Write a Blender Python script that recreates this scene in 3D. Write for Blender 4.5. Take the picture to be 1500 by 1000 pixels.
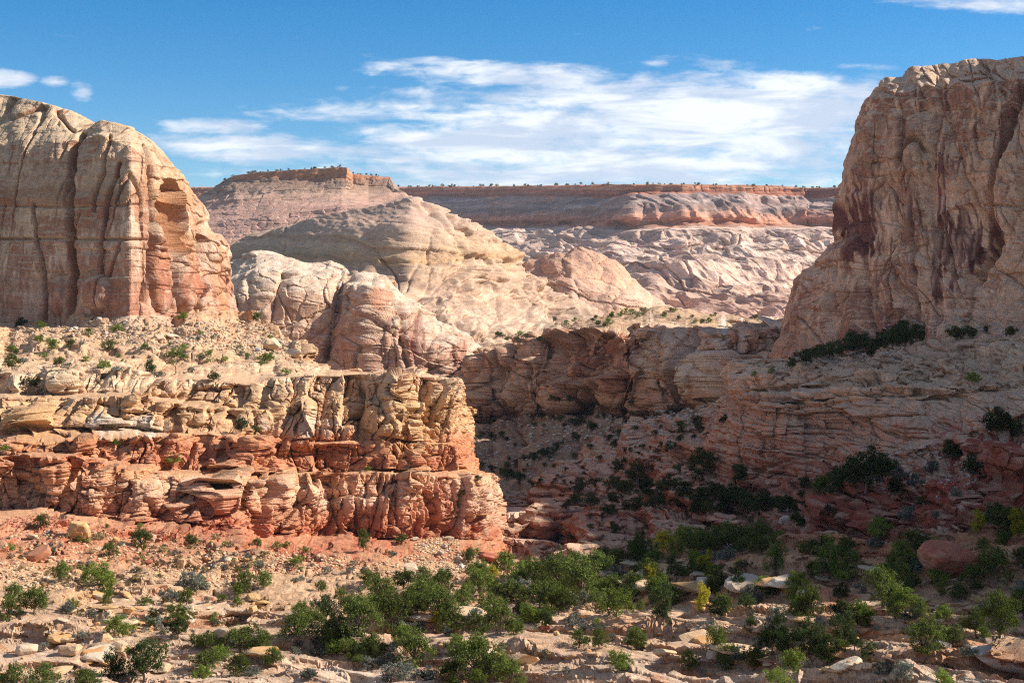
import bpy, math, random, time
import numpy as np
from mathutils import Vector, Matrix

T0 = time.time()
scene = bpy.context.scene
for o in list(bpy.data.objects):
    bpy.data.objects.remove(o)
R = math.radians

# ------------------------------------------------------------------ camera
FPX = 2083.3            # focal length in photo pixels (50 mm on 36 mm, 1500 px wide)
PITCH = math.atan((500 - 430) / FPX)   # horizon lies at photo row 430
cam_d = bpy.data.cameras.new('camera')
cam = bpy.data.objects.new('camera', cam_d)
scene.collection.objects.link(cam)
cam_d.lens = 50.0
cam_d.sensor_width = 36.0
cam_d.clip_start = 0.5
cam_d.clip_end = 30000
cam.location = (0, 0, 0)
cam.rotation_euler = (math.pi / 2 - PITCH, 0, 0)
scene.camera = cam

# ------------------------------------------------------------------ sun and sky
SUN_EL, SUN_AZ = 35.0, 83.0      # azimuth measured clockwise from the view direction (+Y)
sd = bpy.data.lights.new('sun', 'SUN')
sd.energy = 5.0
sd.angle = R(0.5)
sd.color = (1.0, 0.90, 0.79)
sun = bpy.data.objects.new('sun', sd)
scene.collection.objects.link(sun)
sv = Vector((math.sin(R(SUN_AZ)) * math.cos(R(SUN_EL)), math.cos(R(SUN_AZ)) * math.cos(R(SUN_EL)), math.sin(R(SUN_EL))))
sun.rotation_euler = sv.to_track_quat('Z', 'Y').to_euler()

world = bpy.data.worlds.new("World")
scene.world = world
world.use_nodes = True
wt = world.node_tree
for n in list(wt.nodes):
    wt.nodes.remove(n)


class NB:
    """small helper to write node graphs as expressions"""
    def __init__(self, tree):
        self.t = tree

    def node(self, typ, **kw):
        n = self.t.nodes.new(typ)
        for k, v in kw.items():
            setattr(n, k, v)
        return n

    def put(self, sock, v):
        if isinstance(v, (int, float)):
            sock.default_value = v
        elif isinstance(v, (tuple, list)):
            sock.default_value = tuple(v) if len(v) == len(sock.default_value) else tuple(v) + (1.0,)
        else:
            self.t.links.new(v, sock)

    def m(self, op, a, b=0.0, c=0.0, clamp=False):
        n = self.node('ShaderNodeMath', operation=op, use_clamp=clamp)
        self.put(n.inputs[0], a)
        self.put(n.inputs[1], b)
        if op in ('MULTIPLY_ADD', 'WRAP', 'SMOOTH_MIN', 'SMOOTH_MAX'):
            self.put(n.inputs[2], c)
        return n.outputs[0]

    def comb(self, x, y, z):
        n = self.node('ShaderNodeCombineXYZ')
        for i, v in enumerate((x, y, z)):
            self.put(n.inputs[i], v)
        return n.outputs[0]

    def sep(self, v):
        n = self.node('ShaderNodeSeparateXYZ')
        self.put(n.inputs[0], v)
        return n.outputs

    def noise(self, vec, scale, detail=4, rough=0.5, dist=0.0, lac=2.0):
        n = self.node('ShaderNodeTexNoise')
        self.put(n.inputs['Vector'], vec)
        n.inputs['Scale'].default_value = scale
        n.inputs['Detail'].default_value = detail
        n.inputs['Roughness'].default_value = rough
        n.inputs['Distortion'].default_value = dist
        n.inputs['Lacunarity'].default_value = lac
        return n.outputs['Fac']

    def ss(self, v, lo, hi, a=0.0, b=1.0):
        n = self.node('ShaderNodeMapRange', interpolation_type='SMOOTHSTEP')
        self.put(n.inputs['Value'], v)
        n.inputs['From Min'].default_value = lo
        n.inputs['From Max'].default_value = hi
        n.inputs['To Min'].default_value = a
        n.inputs['To Max'].default_value = b
        return n.outputs[0]

    def mix(self, f, a, b, mode='MIX'):
        n = self.node('ShaderNodeMix', data_type='RGBA', blend_type=mode)
        self.put(n.inputs[0], f)
        self.put(n.inputs[6], a)
        self.put(n.inputs[7], b)
        return n.outputs[2]


w = NB(wt)
sky = w.node('ShaderNodeTexSky', sky_type='NISHITA')
sky.sun_disc = False
sky.sun_elevation = R(SUN_EL)
sky.sun_rotation = R(SUN_AZ)
sky.altitude = 1800
sky.air_density = 1.0
sky.dust_density = 0.25
sky.ozone_density = 2.2
hs = w.node('ShaderNodeHueSaturation')
hs.inputs['Saturation'].default_value = 1.48
hs.inputs['Value'].default_value = 1.15
wt.links.new(sky.outputs[0], hs.inputs['Color'])
skyc = hs.outputs[0]
tc = w.node('ShaderNodeTexCoord')
sx, sy, sz = w.sep(tc.outputs['Generated'])
ysafe = w.m('MAXIMUM', sy, 0.05)
U = w.m('DIVIDE', sx, ysafe)       # tangent of azimuth
V = w.m('DIVIDE', sz, ysafe)       # tangent of elevation
front = w.ss(sy, 0.05, 0.3)


def cu(px):
    return (px - 750) / FPX


def cv(py):
    return (430 - py) / FPX


def blob(px, py, rx, ry, a=1.0, tilt=0.0):
    """soft elliptical patch of sky where clouds gather"""
    du = w.m('SUBTRACT', U, cu(px))
    dv = w.m('SUBTRACT', V, cv(py))
    dv = w.m('SUBTRACT', dv, w.m('MULTIPLY', du, tilt))
    du = w.m('DIVIDE', du, rx / FPX)
    dv = w.m('DIVIDE', dv, ry / FPX)
    q = w.m('ADD', w.m('MULTIPLY', du, du), w.m('MULTIPLY', dv, dv))
    g = w.m('SUBTRACT', 1.0, w.m('POWER', q, 1.0))
    return w.m('MULTIPLY', w.m('MAXIMUM', g, -3.2), a)


cl = [blob(950, 185, 470, 80, 1.05, 0.0), blob(1180, 150, 220, 50, 1.1), blob(900, 235, 420, 40, 1.0), blob(760, 205, 250, 55, 1.0, 0.10), blob(760, 112, 190, 20, 0.9, -0.03),
      blob(880, 255, 420, 25, 0.8), blob(380, 215, 150, 26, 0.85, -0.02), blob(330, 190, 90, 13, 0.8),
      blob(330, 255, 70, 8, 0.5), blob(8, 118, 42, 15, 1.0), blob(124, 137, 18, 14, 0.55), blob(85, 122, 14, 7, 0.3),
      blob(1450, 5, 150, 20, 0.85, -0.05), blob(935, 97, 40, 6, 0.4), blob(1270, 101, 50, 6, 0.35)]
dens = cl[0]
for c in cl[1:]:
    dens = w.m('MAXIMUM', dens, c)
vec1 = w.comb(w.m('MULTIPLY', U, 9.0), w.m('MULTIPLY', V, 58.0), 3.1)
vec2 = w.comb(w.m('MULTIPLY', U, 40.0), w.m('MULTIPLY', V, 120.0), 7.7)
n1 = w.noise(vec1, 1.0, 8, 0.55, 0.6)
n2 = w.noise(vec2, 1.0, 8, 0.6, 0.3)
nn = w.m('ADD', w.m('MULTIPLY', w.m('SUBTRACT', n1, 0.5), 3.3), w.m('MULTIPLY', w.m('SUBTRACT', n2, 0.5), 2.3))
cden = w.m('ADD', dens, nn)
cmask = w.ss(cden, -0.35, 1.1)
cmask = w.m('MULTIPLY', cmask, front)
vec3 = w.comb(w.m('MULTIPLY', U, 11.0), w.m('MULTIPLY', w.m('ADD', V, 0.004), 55.0), 9.1)
n3 = w.noise(vec3, 1.0, 7, 0.55, 0.5)
shade = w.ss(n3, 0.40, 0.60)
ccol = w.mix(shade, (5.7, 6.5, 7.9), (9.2, 9.4, 9.6))
# unseen cloud added overhead and behind the viewer, to lift and warm the shade
vec4 = w.comb(w.m('MULTIPLY', w.m('DIVIDE', sx, w.m('MAXIMUM', w.m('ADD', sz, 0.25), 0.1)), 1.6), w.m('MULTIPLY', w.m('DIVIDE', sy, w.m('MAXIMUM', w.m('ADD', sz, 0.25), 0.1)), 1.6), 2.2)
n4 = w.noise(vec4, 1.0, 6, 0.55, 0.3)
away = w.m('MAXIMUM', w.ss(sz, 0.30, 0.45), w.ss(sy, 0.5, 0.2))
omask = w.m('MULTIPLY', w.ss(n4, 0.47, 0.62), away)
skyc = w.mix(w.m('MULTIPLY', omask, 0.9), skyc, (6.6, 6.0, 5.4))
fin = w.mix(w.m('MULTIPLY', cmask, 0.90), skyc, ccol)
bg = w.node('ShaderNodeBackground')
bg.inputs['Strength'].default_value = 0.066
wo = w.node('ShaderNodeOutputWorld')
wt.links.new(fin, bg.inputs['Color'])
wt.links.new(bg.outputs[0], wo.inputs['Surface'])

scene.view_settings.view_transform = 'Standard'
scene.view_settings.look = 'None'
scene.view_settings.exposure = 0.84
scene.view_settings.gamma = 1.0
scene.cycles.use_denoising = False
scene.cycles.pixel_filter_type = 'BLACKMAN_HARRIS'
scene.cycles.filter_width = 1.15
scene.cycles.max_bounces = 5
scene.cycles.diffuse_bounces = 4
scene.cycles.volume_bounces = 0
scene.cycles.transparent_max_bounces = 4

# ------------------------------------------------------------------ numeric noise
RNG = np.random.default_rng(7)
TB = RNG.random((128, 128, 128), dtype=np.float32).ravel() * 2 - 1
JX = RNG.random((256, 256)).astype(np.float32).ravel()
JY = RNG.random((256, 256)).astype(np.float32).ravel()
JR = RNG.random((256, 256)).astype(np.float32).ravel()
H1 = RNG.random(4096).astype(np.float32)


def vn(x, y, z, seed=0):
    """value noise in [-1,1]"""
    o = seed * 17.37
    # rotate so that lattice planes never line up with the strata
    a = x * 0.80 + y * 0.36 + z * 0.48 + o
    b = -x * 0.48 + y * 0.86 + z * 0.16 + o * 1.7
    c = -x * 0.36 - y * 0.35 + z * 0.86 + o * 0.6
    ia = np.floor(a); ib = np.floor(b); ic = np.floor(c)
    fa = (a - ia).astype(np.float32); fb = (b - ib).astype(np.float32); fc = (c - ic).astype(np.float32)
    ia = ia.astype(np.int32); ib = ib.astype(np.int32); ic = ic.astype(np.int32)
    fa = fa * fa * (3 - 2 * fa); fb = fb * fb * (3 - 2 * fb); fc = fc * fc * (3 - 2 * fc)
    a0 = (ia & 127) << 14; a1 = ((ia + 1) & 127) << 14
    b0 = (ib & 127) << 7; b1 = ((ib + 1) & 127) << 7
    c0 = ic & 127; c1 = (ic + 1) & 127
    t = TB.take
    x00 = t(a0 | b0 | c0) * (1 - fa) + t(a1 | b0 | c0) * fa
    x10 = t(a0 | b1 | c0) * (1 - fa) + t(a1 | b1 | c0) * fa
    x01 = t(a0 | b0 | c1) * (1 - fa) + t(a1 | b0 | c1) * fa
    x11 = t(a0 | b1 | c1) * (1 - fa) + t(a1 | b1 | c1) * fa
    return (x00 * (1 - fb) + x10 * fb) * (1 - fc) + (x01 * (1 - fb) + x11 * fb) * fc


def fbm(x, y, z, octv=4, seed=0, gain=0.5):
    s = 0; a = 1.0; f = 1.0; tot = 0
    for i in range(octv):
        s = s + a * vn(x * f, y * f, z * f, seed + i * 3 + 1)
        tot += a; a *= gain; f *= 2.03
    return s / tot * 1.4


def ridged(x, y, z, octv=4, seed=0):
    s = 0; a = 1.0; f = 1.0; tot = 0
    for i in range(octv):
        s = s + a * (1 - 2 * np.abs(vn(x * f, y * f, z * f, seed + i * 5 + 2)))
        tot += a; a *= 0.5; f *= 2.07
    return s / tot


def vor(x, y, seed=0):
    """2D cellular: F1, F2, random value of the cell"""
    x = x + seed * 31.7; y = y + seed * 12.9
    ix = np.floor(x).astype(np.int32); iy = np.floor(y).astype(np.int32)
    f1 = np.full(x.shape, 9.0, np.float32); f2 = f1.copy(); r = np.zeros(x.shape, np.float32)
    for dx in (-1, 0, 1):
        for dy in (-1, 0, 1):
            cx = ix + dx; cy = iy + dy
            k = ((cx & 255) << 8) | (cy & 255)
            d = (cx + 0.1 + 0.8 * JX.take(k) - x) ** 2 + (cy + 0.1 + 0.8 * JY.take(k) - y) ** 2
            d = np.sqrt(d)
            n = d < f1
            f2 = np.where(n, f1, np.minimum(f2, d))
            r = np.where(n, JR.take(k), r)
            f1 = np.where(n, d, f1)
    return f1, f2, r


def vorf(x, y, seed=0):
    """2D cellular with the offset to the nearest cell centre, for tilted fracture faces"""
    x = x + seed * 31.7; y = y + seed * 12.9
    ix = np.floor(x).astype(np.int32); iy = np.floor(y).astype(np.int32)
    f1 = np.full(x.shape, 9.0, np.float32); f2 = f1.copy()
    kk = np.zeros(x.shape, np.int32); ox = f1.copy(); oy = f1.copy()
    for dx in (-1, 0, 1):
        for dy in (-1, 0, 1):
            cx = ix + dx; cy = iy + dy
            k = ((cx & 255) << 8) | (cy & 255)
            ax = x - (cx + 0.1 + 0.8 * JX.take(k)); ay = y - (cy + 0.1 + 0.8 * JY.take(k))
            d = np.maximum(np.abs(ax), np.abs(ay)) + 0.35 * np.minimum(np.abs(ax), np.abs(ay))
            n = d < f1
            f2 = np.where(n, f1, np.minimum(f2, d))
            kk = np.where(n, k, kk); ox = np.where(n, ax, ox); oy = np.where(n, ay, oy)
            f1 = np.where(n, d, f1)
    return f1, f2, JR.take(kk), ox, oy, kk


def cells(s, seed=0):
    """1D jittered cells: random of the cell, position 0..1 inside, distance to nearest edge (in cells)"""
    s = s + seed * 57.3
    k = np.floor(s).astype(np.int64)
    def edge(k):
        return k + 0.75 * H1.take((k * 7 + seed * 13) & 4095)
    e = edge(k)
    k = np.where(s < e, k - 1, k)
    e0 = edge(k); e1 = edge(k + 1)
    t = (s - e0) / (e1 - e0)
    r = H1.take((k * 31 + seed * 101 + 77) & 4095)
    return r, t, np.minimum(s - e0, e1 - s), k


def sst(x, a, b):
    t = np.clip((x - a) / (b - a), 0, 1)
    return t * t * (3 - 2 * t)


# ------------------------------------------------------------------ lofted rock sheets
CP, SP = math.cos(PITCH), math.sin(PITCH)


def world_pt(px, py, d):
    """point seen at photo pixel (px,py) whose distance along the view (world Y) is d"""
    x = (px - 750) / FPX
    v = -(py - 500) / FPX
    yy = CP + v * SP
    zz = -SP + v * CP
    k = d / yy
    return np.stack([x * k, d + 0 * x, zz * k], axis=-1)


def interp_row(row, Ug):
    us = np.array([p[3] if len(p) > 3 else p[0] for p in row], float)
    o = [np.interp(Ug, us, np.array([p[i] for p in row], float)) for i in range(3)]
    # rows may be given beyond/below their ends: extend px with u
    lo = Ug < us[0]; hi = Ug > us[-1]
    o[0] = np.where(lo, o[0] + (Ug - us[0]), np.where(hi, o[0] + (Ug - us[-1]), o[0]))
    return o


def normals(P):
    du = np.gradient(P, axis=1); dv = np.gradient(P, axis=0)
    n = np.cross(dv, du)
    n /= np.linalg.norm(n, axis=2, keepdims=True) + 1e-9
    return n


def blur(A, k, axis):
    if k < 1:
        return A
    for _ in range(2):
        pad = [(0, 0)] * A.ndim
        pad[axis] = (k, k)
        B = np.pad(A, pad, mode='edge')
        c = np.cumsum(B, axis=axis, dtype=np.float64)
        z = np.zeros_like(np.take(c, [0], axis=axis))
        c = np.concatenate([z, c], axis=axis)
        n = A.shape[axis]
        hi = np.take(c, range(2 * k + 1, 2 * k + 1 + n), axis=axis)
        lo = np.take(c, range(0, n), axis=axis)
        A = (hi - lo) / (2 * k + 1)
    return A


def polydist(PX, PY, pts):
    best = np.full(PX.shape, 1e9)
    for (x0, y0), (x1, y1) in zip(pts[:-1], pts[1:]):
        dx, dy = x1 - x0, y1 - y0
        t = np.clip(((PX - x0) * dx + (PY - y0) * dy) / (dx * dx + dy * dy), 0, 1)
        best = np.minimum(best, np.hypot(PX - x0 - t * dx, PY - y0 - t * dy))
    return best


def wp(x, y, z, u):
    """a loft point from world coordinates"""
    dc = y * CP - z * SP
    return (750 + FPX * x / dc, 500 - FPX * (y * SP + z * CP) / dc, y, u)


def col3(c):
    return np.array(c, float)


RS = 1.0
JOBS = []


def sheet(name, rows, u0, u1, unit, stages, paint, step=1.15, vstep=1.15, round_v=0, round_u=0, feats=(), patches=(), maxn=400, jit=None, hl=(0.12, 0.6)):
    """queue a loft of rows of (px, py, distance[, u]); it is carved and coloured in run_jobs()"""
    me = bpy.data.meshes.new(name)
    ob = bpy.data.objects.new(name, me)
    scene.collection.objects.link(ob)
    if callable(stages):
        stages = [stages]
    JOBS.append((ob, (rows, u0, u1, unit, stages, paint, step * RS, vstep * RS, round_v, round_u, feats, patches, maxn, jit, hl)))
    return ob


def carve(rows, u0, u1, unit, stages, paint, step, vstep, round_v, round_u, feats, patches, maxn, jit, hlr):
    nu = int((u1 - u0) / step) + 1
    Ug = np.linspace(u0, u1, nu)
    RW = [interp_row(r, Ug) for r in rows]
    if jit:
        for k, (jp, jd) in enumerate(jit):
            a = Ug * 0
            if unit == 0.12:                     # the prow's upper wall is one massive face
                jd = jd * (1 - 0.7 * sst(Ug, 370, 420))
            RW[k][1] = RW[k][1] + jp * fbm(Ug / 55, a + k * 7.7, a, 4, 31)
            RW[k][2] = RW[k][2] + jd * (fbm(Ug / 70, a + k * 3.3, a + 5, 4, 36) + 0.4 * fbm(Ug / 16, a + k * 3.3, a + 9, 2, 38))
    PXs, PYs, Ds = [], [], []
    vis = (Ug > -60) & (Ug < 1560)
    if not vis.any():
        vis[:] = True
    for k in range(len(RW) - 1):
        a, b = RW[k], RW[k + 1]
        L = np.hypot(a[0] - b[0], a[1] - b[1])[vis]
        L = max(np.percentile(L, 90), 0.35 * np.percentile(np.abs(a[2] - b[2])[vis] / unit, 60))
        n = int(min(maxn, max(3, L / vstep)))
        t = np.linspace(0, 1, n, endpoint=(k == len(RW) - 2))[:, None]
        PXs.append(a[0] * (1 - t) + b[0] * t)
        PYs.append(a[1] * (1 - t) + b[1] * t)
        Ds.append(a[2] * (1 - t) + b[2] * t)
    PX = np.concatenate(PXs); PY = np.concatenate(PYs); D = np.concatenate(Ds)
    P = world_pt(PX, PY, D)
    if round_v:
        P = blur(P, round_v, 0)
    if round_u:
        P = blur(P, round_u, 1)
    N = normals(blur(blur(P, 3, 0), 3, 1))
    flip = N[..., 1].mean() > 0
    if flip:
        N = -N
    ctx = dict(N=N, PX=PX, PY=PY, U=np.broadcast_to(Ug, PX.shape), P=P)
    for i, st in enumerate(stages):
        ctx['Q'] = P / unit
        h, n_, dz, info = st(ctx)
        if i == len(stages) - 1:
            h = h + features(PX, PY, ctx['Q'], feats)
        hd = N.copy(); hd[..., 2] *= 0.2
        hl = np.linalg.norm(hd[..., :2], axis=2, keepdims=True)
        hd = hd / (np.linalg.norm(hd, axis=2, keepdims=True) + 1e-6)
        wh = sst(hl, hlr[0], hlr[1])
        P = P + hd * wh * (h * unit)[..., None] + N * (n_ * unit)[..., None]
        P[..., 2] += dz * unit
        N = normals(blur(blur(P, 1, 0), 1, 1)) if i < len(stages) - 1 else normals(P)
        if flip:
            N = -N
        ctx.update(P=P, N=N)
    ctx.update(P2=P, N2=N, Q2=P / unit, info=info, h=h)
    C = paint(ctx)
    for (x, y, rx, ry, c, st) in patches:
        m0 = (np.abs(PX - x) < rx * 2.2) & (np.abs(PY - y) < ry * 2.2)
        if not m0.any():
            continue
        a, b = PX[m0], PY[m0]
        wb = 0.55 * fbm(a / 13, b / 34, a * 0, 4, 33) + 0.7 * vn(a / 3.2, b / 40, a * 0, 3) + 0.45 * vn(a / 1.8, b / 14, a * 0, 8)
        q = np.sqrt(((a - x) / rx) ** 2 + ((b - y) / ry) ** 2) + wb
        m = (sst(q, 1.05, 0.7) * st * (0.45 + 0.55 * sst(vn(a / 2.6, b / 50, a * 0, 12) + 0.5 * vn(a / 9, b / 12, a * 0, 14), -0.5, 0.3)))[..., None]
        C[m0] = C[m0] * (1 - m) + col3(c) * m
    return P.astype(np.float32), np.clip(C, 0.01, 0.95).astype(np.float32), flip


def features(PX, PY, Q, feats):
    h = np.zeros(PX.shape)
    if not feats:
        return h
    wob = 2.2 * vn(PX / 14, PY / 14, PX * 0, 5) + 5 * vn(PX / 60, PY / 60, PX * 0, 9)
    wb = 0.22 * fbm(Q[..., 0] / 30, Q[..., 1] / 30, Q[..., 2] / 30, 3, 21)
    for f in feats:
        if f[0] == 'crack':
            _, pts, wd, dp = f
            dd = polydist(PX + wob, PY, pts)
            h = h - dp * np.exp(-(dd / wd) ** 2)
        else:
            _, x, y, rx, ry, am, pw = f
            q = ((PX - x) / rx) ** 2 + ((PY - y) / ry) ** 2 + wb
            h = h + am * np.sqrt(np.clip(1 - np.maximum(q, 0) ** pw, 0, 1))
    return h


def run_jobs():
    from concurrent.futures import ThreadPoolExecutor
    with ThreadPoolExecutor(4) as ex:
        futs = [(ob, ex.submit(carve, *args)) for ob, args in JOBS]
        for ob, f in futs:
            P, C, flip = f.result()
            mesh_grid(ob, P, C, flip)


def mesh_grid(ob, P, C, flip):
    nv, nu = P.shape[:2]
    idx = np.arange(nv * nu, dtype=np.int32).reshape(nv, nu)
    a, b, c, d = idx[:-1, :-1], idx[:-1, 1:], idx[1:, 1:], idx[1:, :-1]
    q = np.stack([a, d, c, b] if not flip else [a, b, c, d], axis=-1).reshape(-1, 4)
    me = ob.data
    me.vertices.add(nv * nu)
    me.vertices.foreach_set('co', P.reshape(-1))
    nf = len(q)
    me.loops.add(nf * 4)
    me.loops.foreach_set('vertex_index', q.ravel())
    me.polygons.add(nf)
    me.polygons.foreach_set('loop_start', np.arange(0, nf * 4, 4, dtype=np.int32))
    me.polygons.foreach_set('use_smooth', np.full(nf, ob.get('smooth_rock', 0) == 1))
    me.update(calc_edges=True)
    at = me.color_attributes.new('rock_colour', 'FLOAT_COLOR', 'POINT')
    C4 = np.ones((nv * nu, 4), np.float32)
    C4[:, :3] = C.reshape(-1, 3)
    at.data.foreach_set('color', C4.ravel())
    print('%-18s %8d verts  %.1fs' % (ob.name, nv * nu, time.time() - T0))


# ------------------------------------------------------------------ rock material
def rock_material(name, unit, grain=1.0, bump=0.5):
    """vertex strata colour broken up by grain, bedding lines and pits, with matching relief"""
    m = bpy.data.materials.new(name)
    m.use_nodes = True
    t = m.node_tree
    for n in list(t.nodes):
        t.nodes.remove(n)
    g = NB(t)
    geo = g.node('ShaderNodeNewGeometry')
    pos = geo.outputs['Position']
    att = g.node('ShaderNodeVertexColor')
    att.layer_name = 'rock_colour'
    k = 1.0 / unit
    x, y, z = g.sep(pos)
    bed = g.comb(g.m('MULTIPLY', x, 0.05), g.m('MULTIPLY', y, 0.05), z)
    nb = g.noise(bed, k * 0.55, 3, 0.6, 0.4)
    nf = g.noise(pos, k * 0.30, 6, 0.7)
    ns = g.noise(pos, k * 0.04, 4, 0.6)
    v = g.m('ADD', g.m('MULTIPLY', g.m('SUBTRACT', nb, 0.5), 0.6), g.m('MULTIPLY', g.m('SUBTRACT', nf, 0.5), 1.5 * grain))
    v = g.m('ADD', v, g.m('MULTIPLY', g.m('SUBTRACT', ns, 0.5), 0.4))
    val = g.m('MAXIMUM', g.m('ADD', v, 1.0), 0.2)
    c1 = g.mix(1.0, att.outputs['Color'], g.comb(val, val, val), 'MULTIPLY')
    hue = g.ss(g.noise(pos, k * 0.09, 4, 0.6), 0.42, 0.66)
    c1 = g.mix(g.m('MULTIPLY', hue, 0.28), c1, g.mix(1.0, c1, (1.0, 0.72, 0.50), 'MULTIPLY'))
    pit = g.ss(g.noise(pos, k * 0.22, 2, 0.5), 0.64, 0.70)
    c1 = g.mix(g.m('MULTIPLY', pit, 0.5), c1, (0.10, 0.06, 0.045))
    bs = g.node('ShaderNodeBsdfPrincipled')
    bs.inputs['Roughness'].default_value = 0.93
    bs.inputs['Specular IOR Level'].default_value = 0.12
    t.links.new(c1, bs.inputs['Base Color'])
    hgt = g.m('ADD', g.m('MULTIPLY', nf, 1.0), g.m('MULTIPLY', nb, 0.45))
    bn = g.node('ShaderNodeBump')
    bn.inputs['Strength'].default_value = bump
    bn.inputs['Distance'].default_value = unit * 4.0
    t.links.new(hgt, bn.inputs['Height'])
    t.links.new(bn.outputs[0], bs.inputs['Normal'])
    out = g.node('ShaderNodeOutputMaterial')
    t.links.new(bs.outputs[0], out.inputs['Surface'])
    return m


def struct(ob, label=None):
    ob['kind'] = 'structure'
    if label:
        ob['label'] = label
    return ob
# ------------------------------------------------------------------ recipes for carving and colouring
def rockdisp(comps, tilt=(0.0, 0.0), warp=(120, 10), along=(1.0, 0.0)):
    def f(c):
        Q = c['Q']; x, y, z = Q[..., 0], Q[..., 1], Q[..., 2]
        ws, wa = warp
        w1 = fbm(x / ws, y / ws, z / ws, 3, 11) * wa
        w2 = fbm(x / ws, y / ws, z / ws, 3, 47) * wa
        s = z + tilt[0] * x + tilt[1] * y + w1
        xj = x * along[0] + y * along[1] + w2
        h = np.zeros(x.shape); n = np.zeros(x.shape); info = {'s': s, 'xj': xj}
        dz = np.zeros(x.shape)
        hh0, nn0 = h, n
        for cp in comps:
            mask = None
            if callable(cp[-1]):
                mask = cp[-1](c); cp = cp[:-1]
                hh0, nn0, zz0 = h, n, dz
                h = np.zeros(x.shape); n = np.zeros(x.shape); dz = np.zeros(x.shape)
            k = cp[0]
            if k == 'L':
                _, T, am, sd = cp
                r, t, e, kk = cells((s + 0.35 * T * vn(x / (T * 5), y / (T * 5), z / (T * 20), sd)) / T, sd)
                mod = 0.55 + 0.6 * vn(x / (T * 6), y / (T * 6), kk * 3.1, sd + 2)
                h = h + am * ((r - 0.5) * 2 + 0.5 * (1 - np.abs(2 * t - 1) ** 7)) * mod
            elif k == 'B':
                _, W, T, am, gr, sd = cp
                r, t, e, kk = cells(s / T, sd)
                r2, t2, e2, k2 = cells(xj / W * (0.7 + 0.7 * r) + (kk % 97) * 5.31, sd + 1)
                rr = H1.take((k2 * 53 + kk * 17 + sd) & 4095)
                edge = np.exp(-(e2 * W / 1.6) ** 2) + 0.7 * np.exp(-(e * T / 1.3) ** 2)
                rnd = (1 - np.abs(2 * t2 - 1) ** 4) * (1 - np.abs(2 * t - 1) ** 4)
                mod = sst(vn(x / (W * 5), y / (W * 5), z / (W * 5), sd + 6), -0.5, 0.3)
                h = h + (am * ((rr - 0.5) * 1.6 + 0.6 * rnd) - gr * edge) * mod
            elif k == 'P':
                _, W, Hh, am, sd = cp
                f1, f2, r = vor(xj / W, s / Hh, sd)
                g = np.clip((f2 - f1) * 1.8, 0, 1)
                h = h + am * (np.sqrt(1 - (1 - g) ** 2) - 0.6 + (r - 0.5) * 0.9)
            elif k == 'V':
                _, W, am, sd = cp
                v = vn(xj / W, y / (W * 2), z / (W * 9), sd) * 1.4 + 0.5 * vn(xj / (W * .45), y / W, z / (W * 6), sd + 3)
                h = h + am * v
            elif k == 'Y':      # gullies with sharp ribs between them
                _, W, am, sd = cp
                v = 1 - 2 * np.abs(vn(xj / W + 0.3 * vn(x / W, y / W, z / W, sd + 1), y / (W * 3), z / (W * 5), sd)) + 0.5 * (1 - 2 * np.abs(vn(xj / (W * .4), y / W, z / (W * 3), sd + 3)))
                h = h + am * v
            elif k == 'X':      # narrow vertical cracks
                _, W, am, wd, sd = cp
                v = np.abs(vn(xj / W, y / (W * 4), z / (W * 14), sd))
                mod = sst(vn(x / (W * 2), y / (W * 2), z / (W * 2), sd + 7), -0.35, 0.35)
                h = h - am * np.exp(-(v / wd) ** 2) * mod
            elif k == 'N':
                _, S, am, oc, sd, dr = cp
                v = am * fbm(x / S, y / S, z / S, oc, sd)
                if dr == 'h': h = h + v
                else: n = n + v
            elif k == 'R':
                _, S, am, oc, sd, dr = cp
                v = am * ridged(x / S, y / S, z / S, oc, sd)
                if dr == 'h': h = h + v
                else: n = n + v
            elif k == 'D':      # mound / dome field in plan (slickrock bumps, rubble)
                _, S, am, sd = cp
                f1, f2, r = vor((x + 0.5 * w1) / S, (y + 0.5 * w2) / S * 0.5, sd)
                n = n + am * (np.sqrt(np.clip(1 - f1 ** 2 * 1.4, 0, 1)) - 0.5) * (0.4 + 1.1 * r)
            elif k == 'G':      # diagonal grooves running down the slope
                _, S, am, dx, sd = cp
                v = 1 - 2 * np.abs(vn((x + dx * z) / S, y / (S * 4), z / (S * 8), sd))
                n = n + am * v
            elif k == 'T':      # benches and risers cut into a slope
                _, T, st, sd = cp
                s2 = s + 0.25 * T * vn(x / (T * 4), y / (T * 4), z * 0, sd + 4)
                r, t, e, kk = cells(s2 / T, sd)
                cell = e / np.maximum(np.minimum(t, 1 - t), 1e-3)      # height of the cell
                fz = 0.10 * t + 0.90 * sst(t, 0.60, 0.85)
                md = st * sst(vn(x / (T * 9), y / (T * 9), kk * 1.7, sd + 5), -0.75, 0.1)
                dz = dz + (fz - t) * np.clip(cell, 0.2, 2) * T * md
            elif k == 'F':      # tilted fracture faces
                _, W, Hh, am, ti, sd = cp
                wv = 0.25 * vn(x / W, y / W, z / W, sd + 9)
                f1, f2, r, ox, oy, kk = vorf(xj / W + wv, s / Hh + wv, sd)
                r2 = JX.take(kk * 7 % 65536); r3 = JY.take(kk * 13 % 65536)
                g = np.exp(-((f2 - f1) * W / 2.2) ** 2)
                h = h + am * ((r - 0.5) * 1.8 + ti * ((r2 - 0.5) * ox + (r3 - 0.35) * oy) * 2) - am * 0.5 * g
            if mask is not None:
                h = hh0 + h * mask; n = nn0 + n * mask; dz = zz0 + dz * mask
        return h, n, dz, info
    return f


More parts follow.
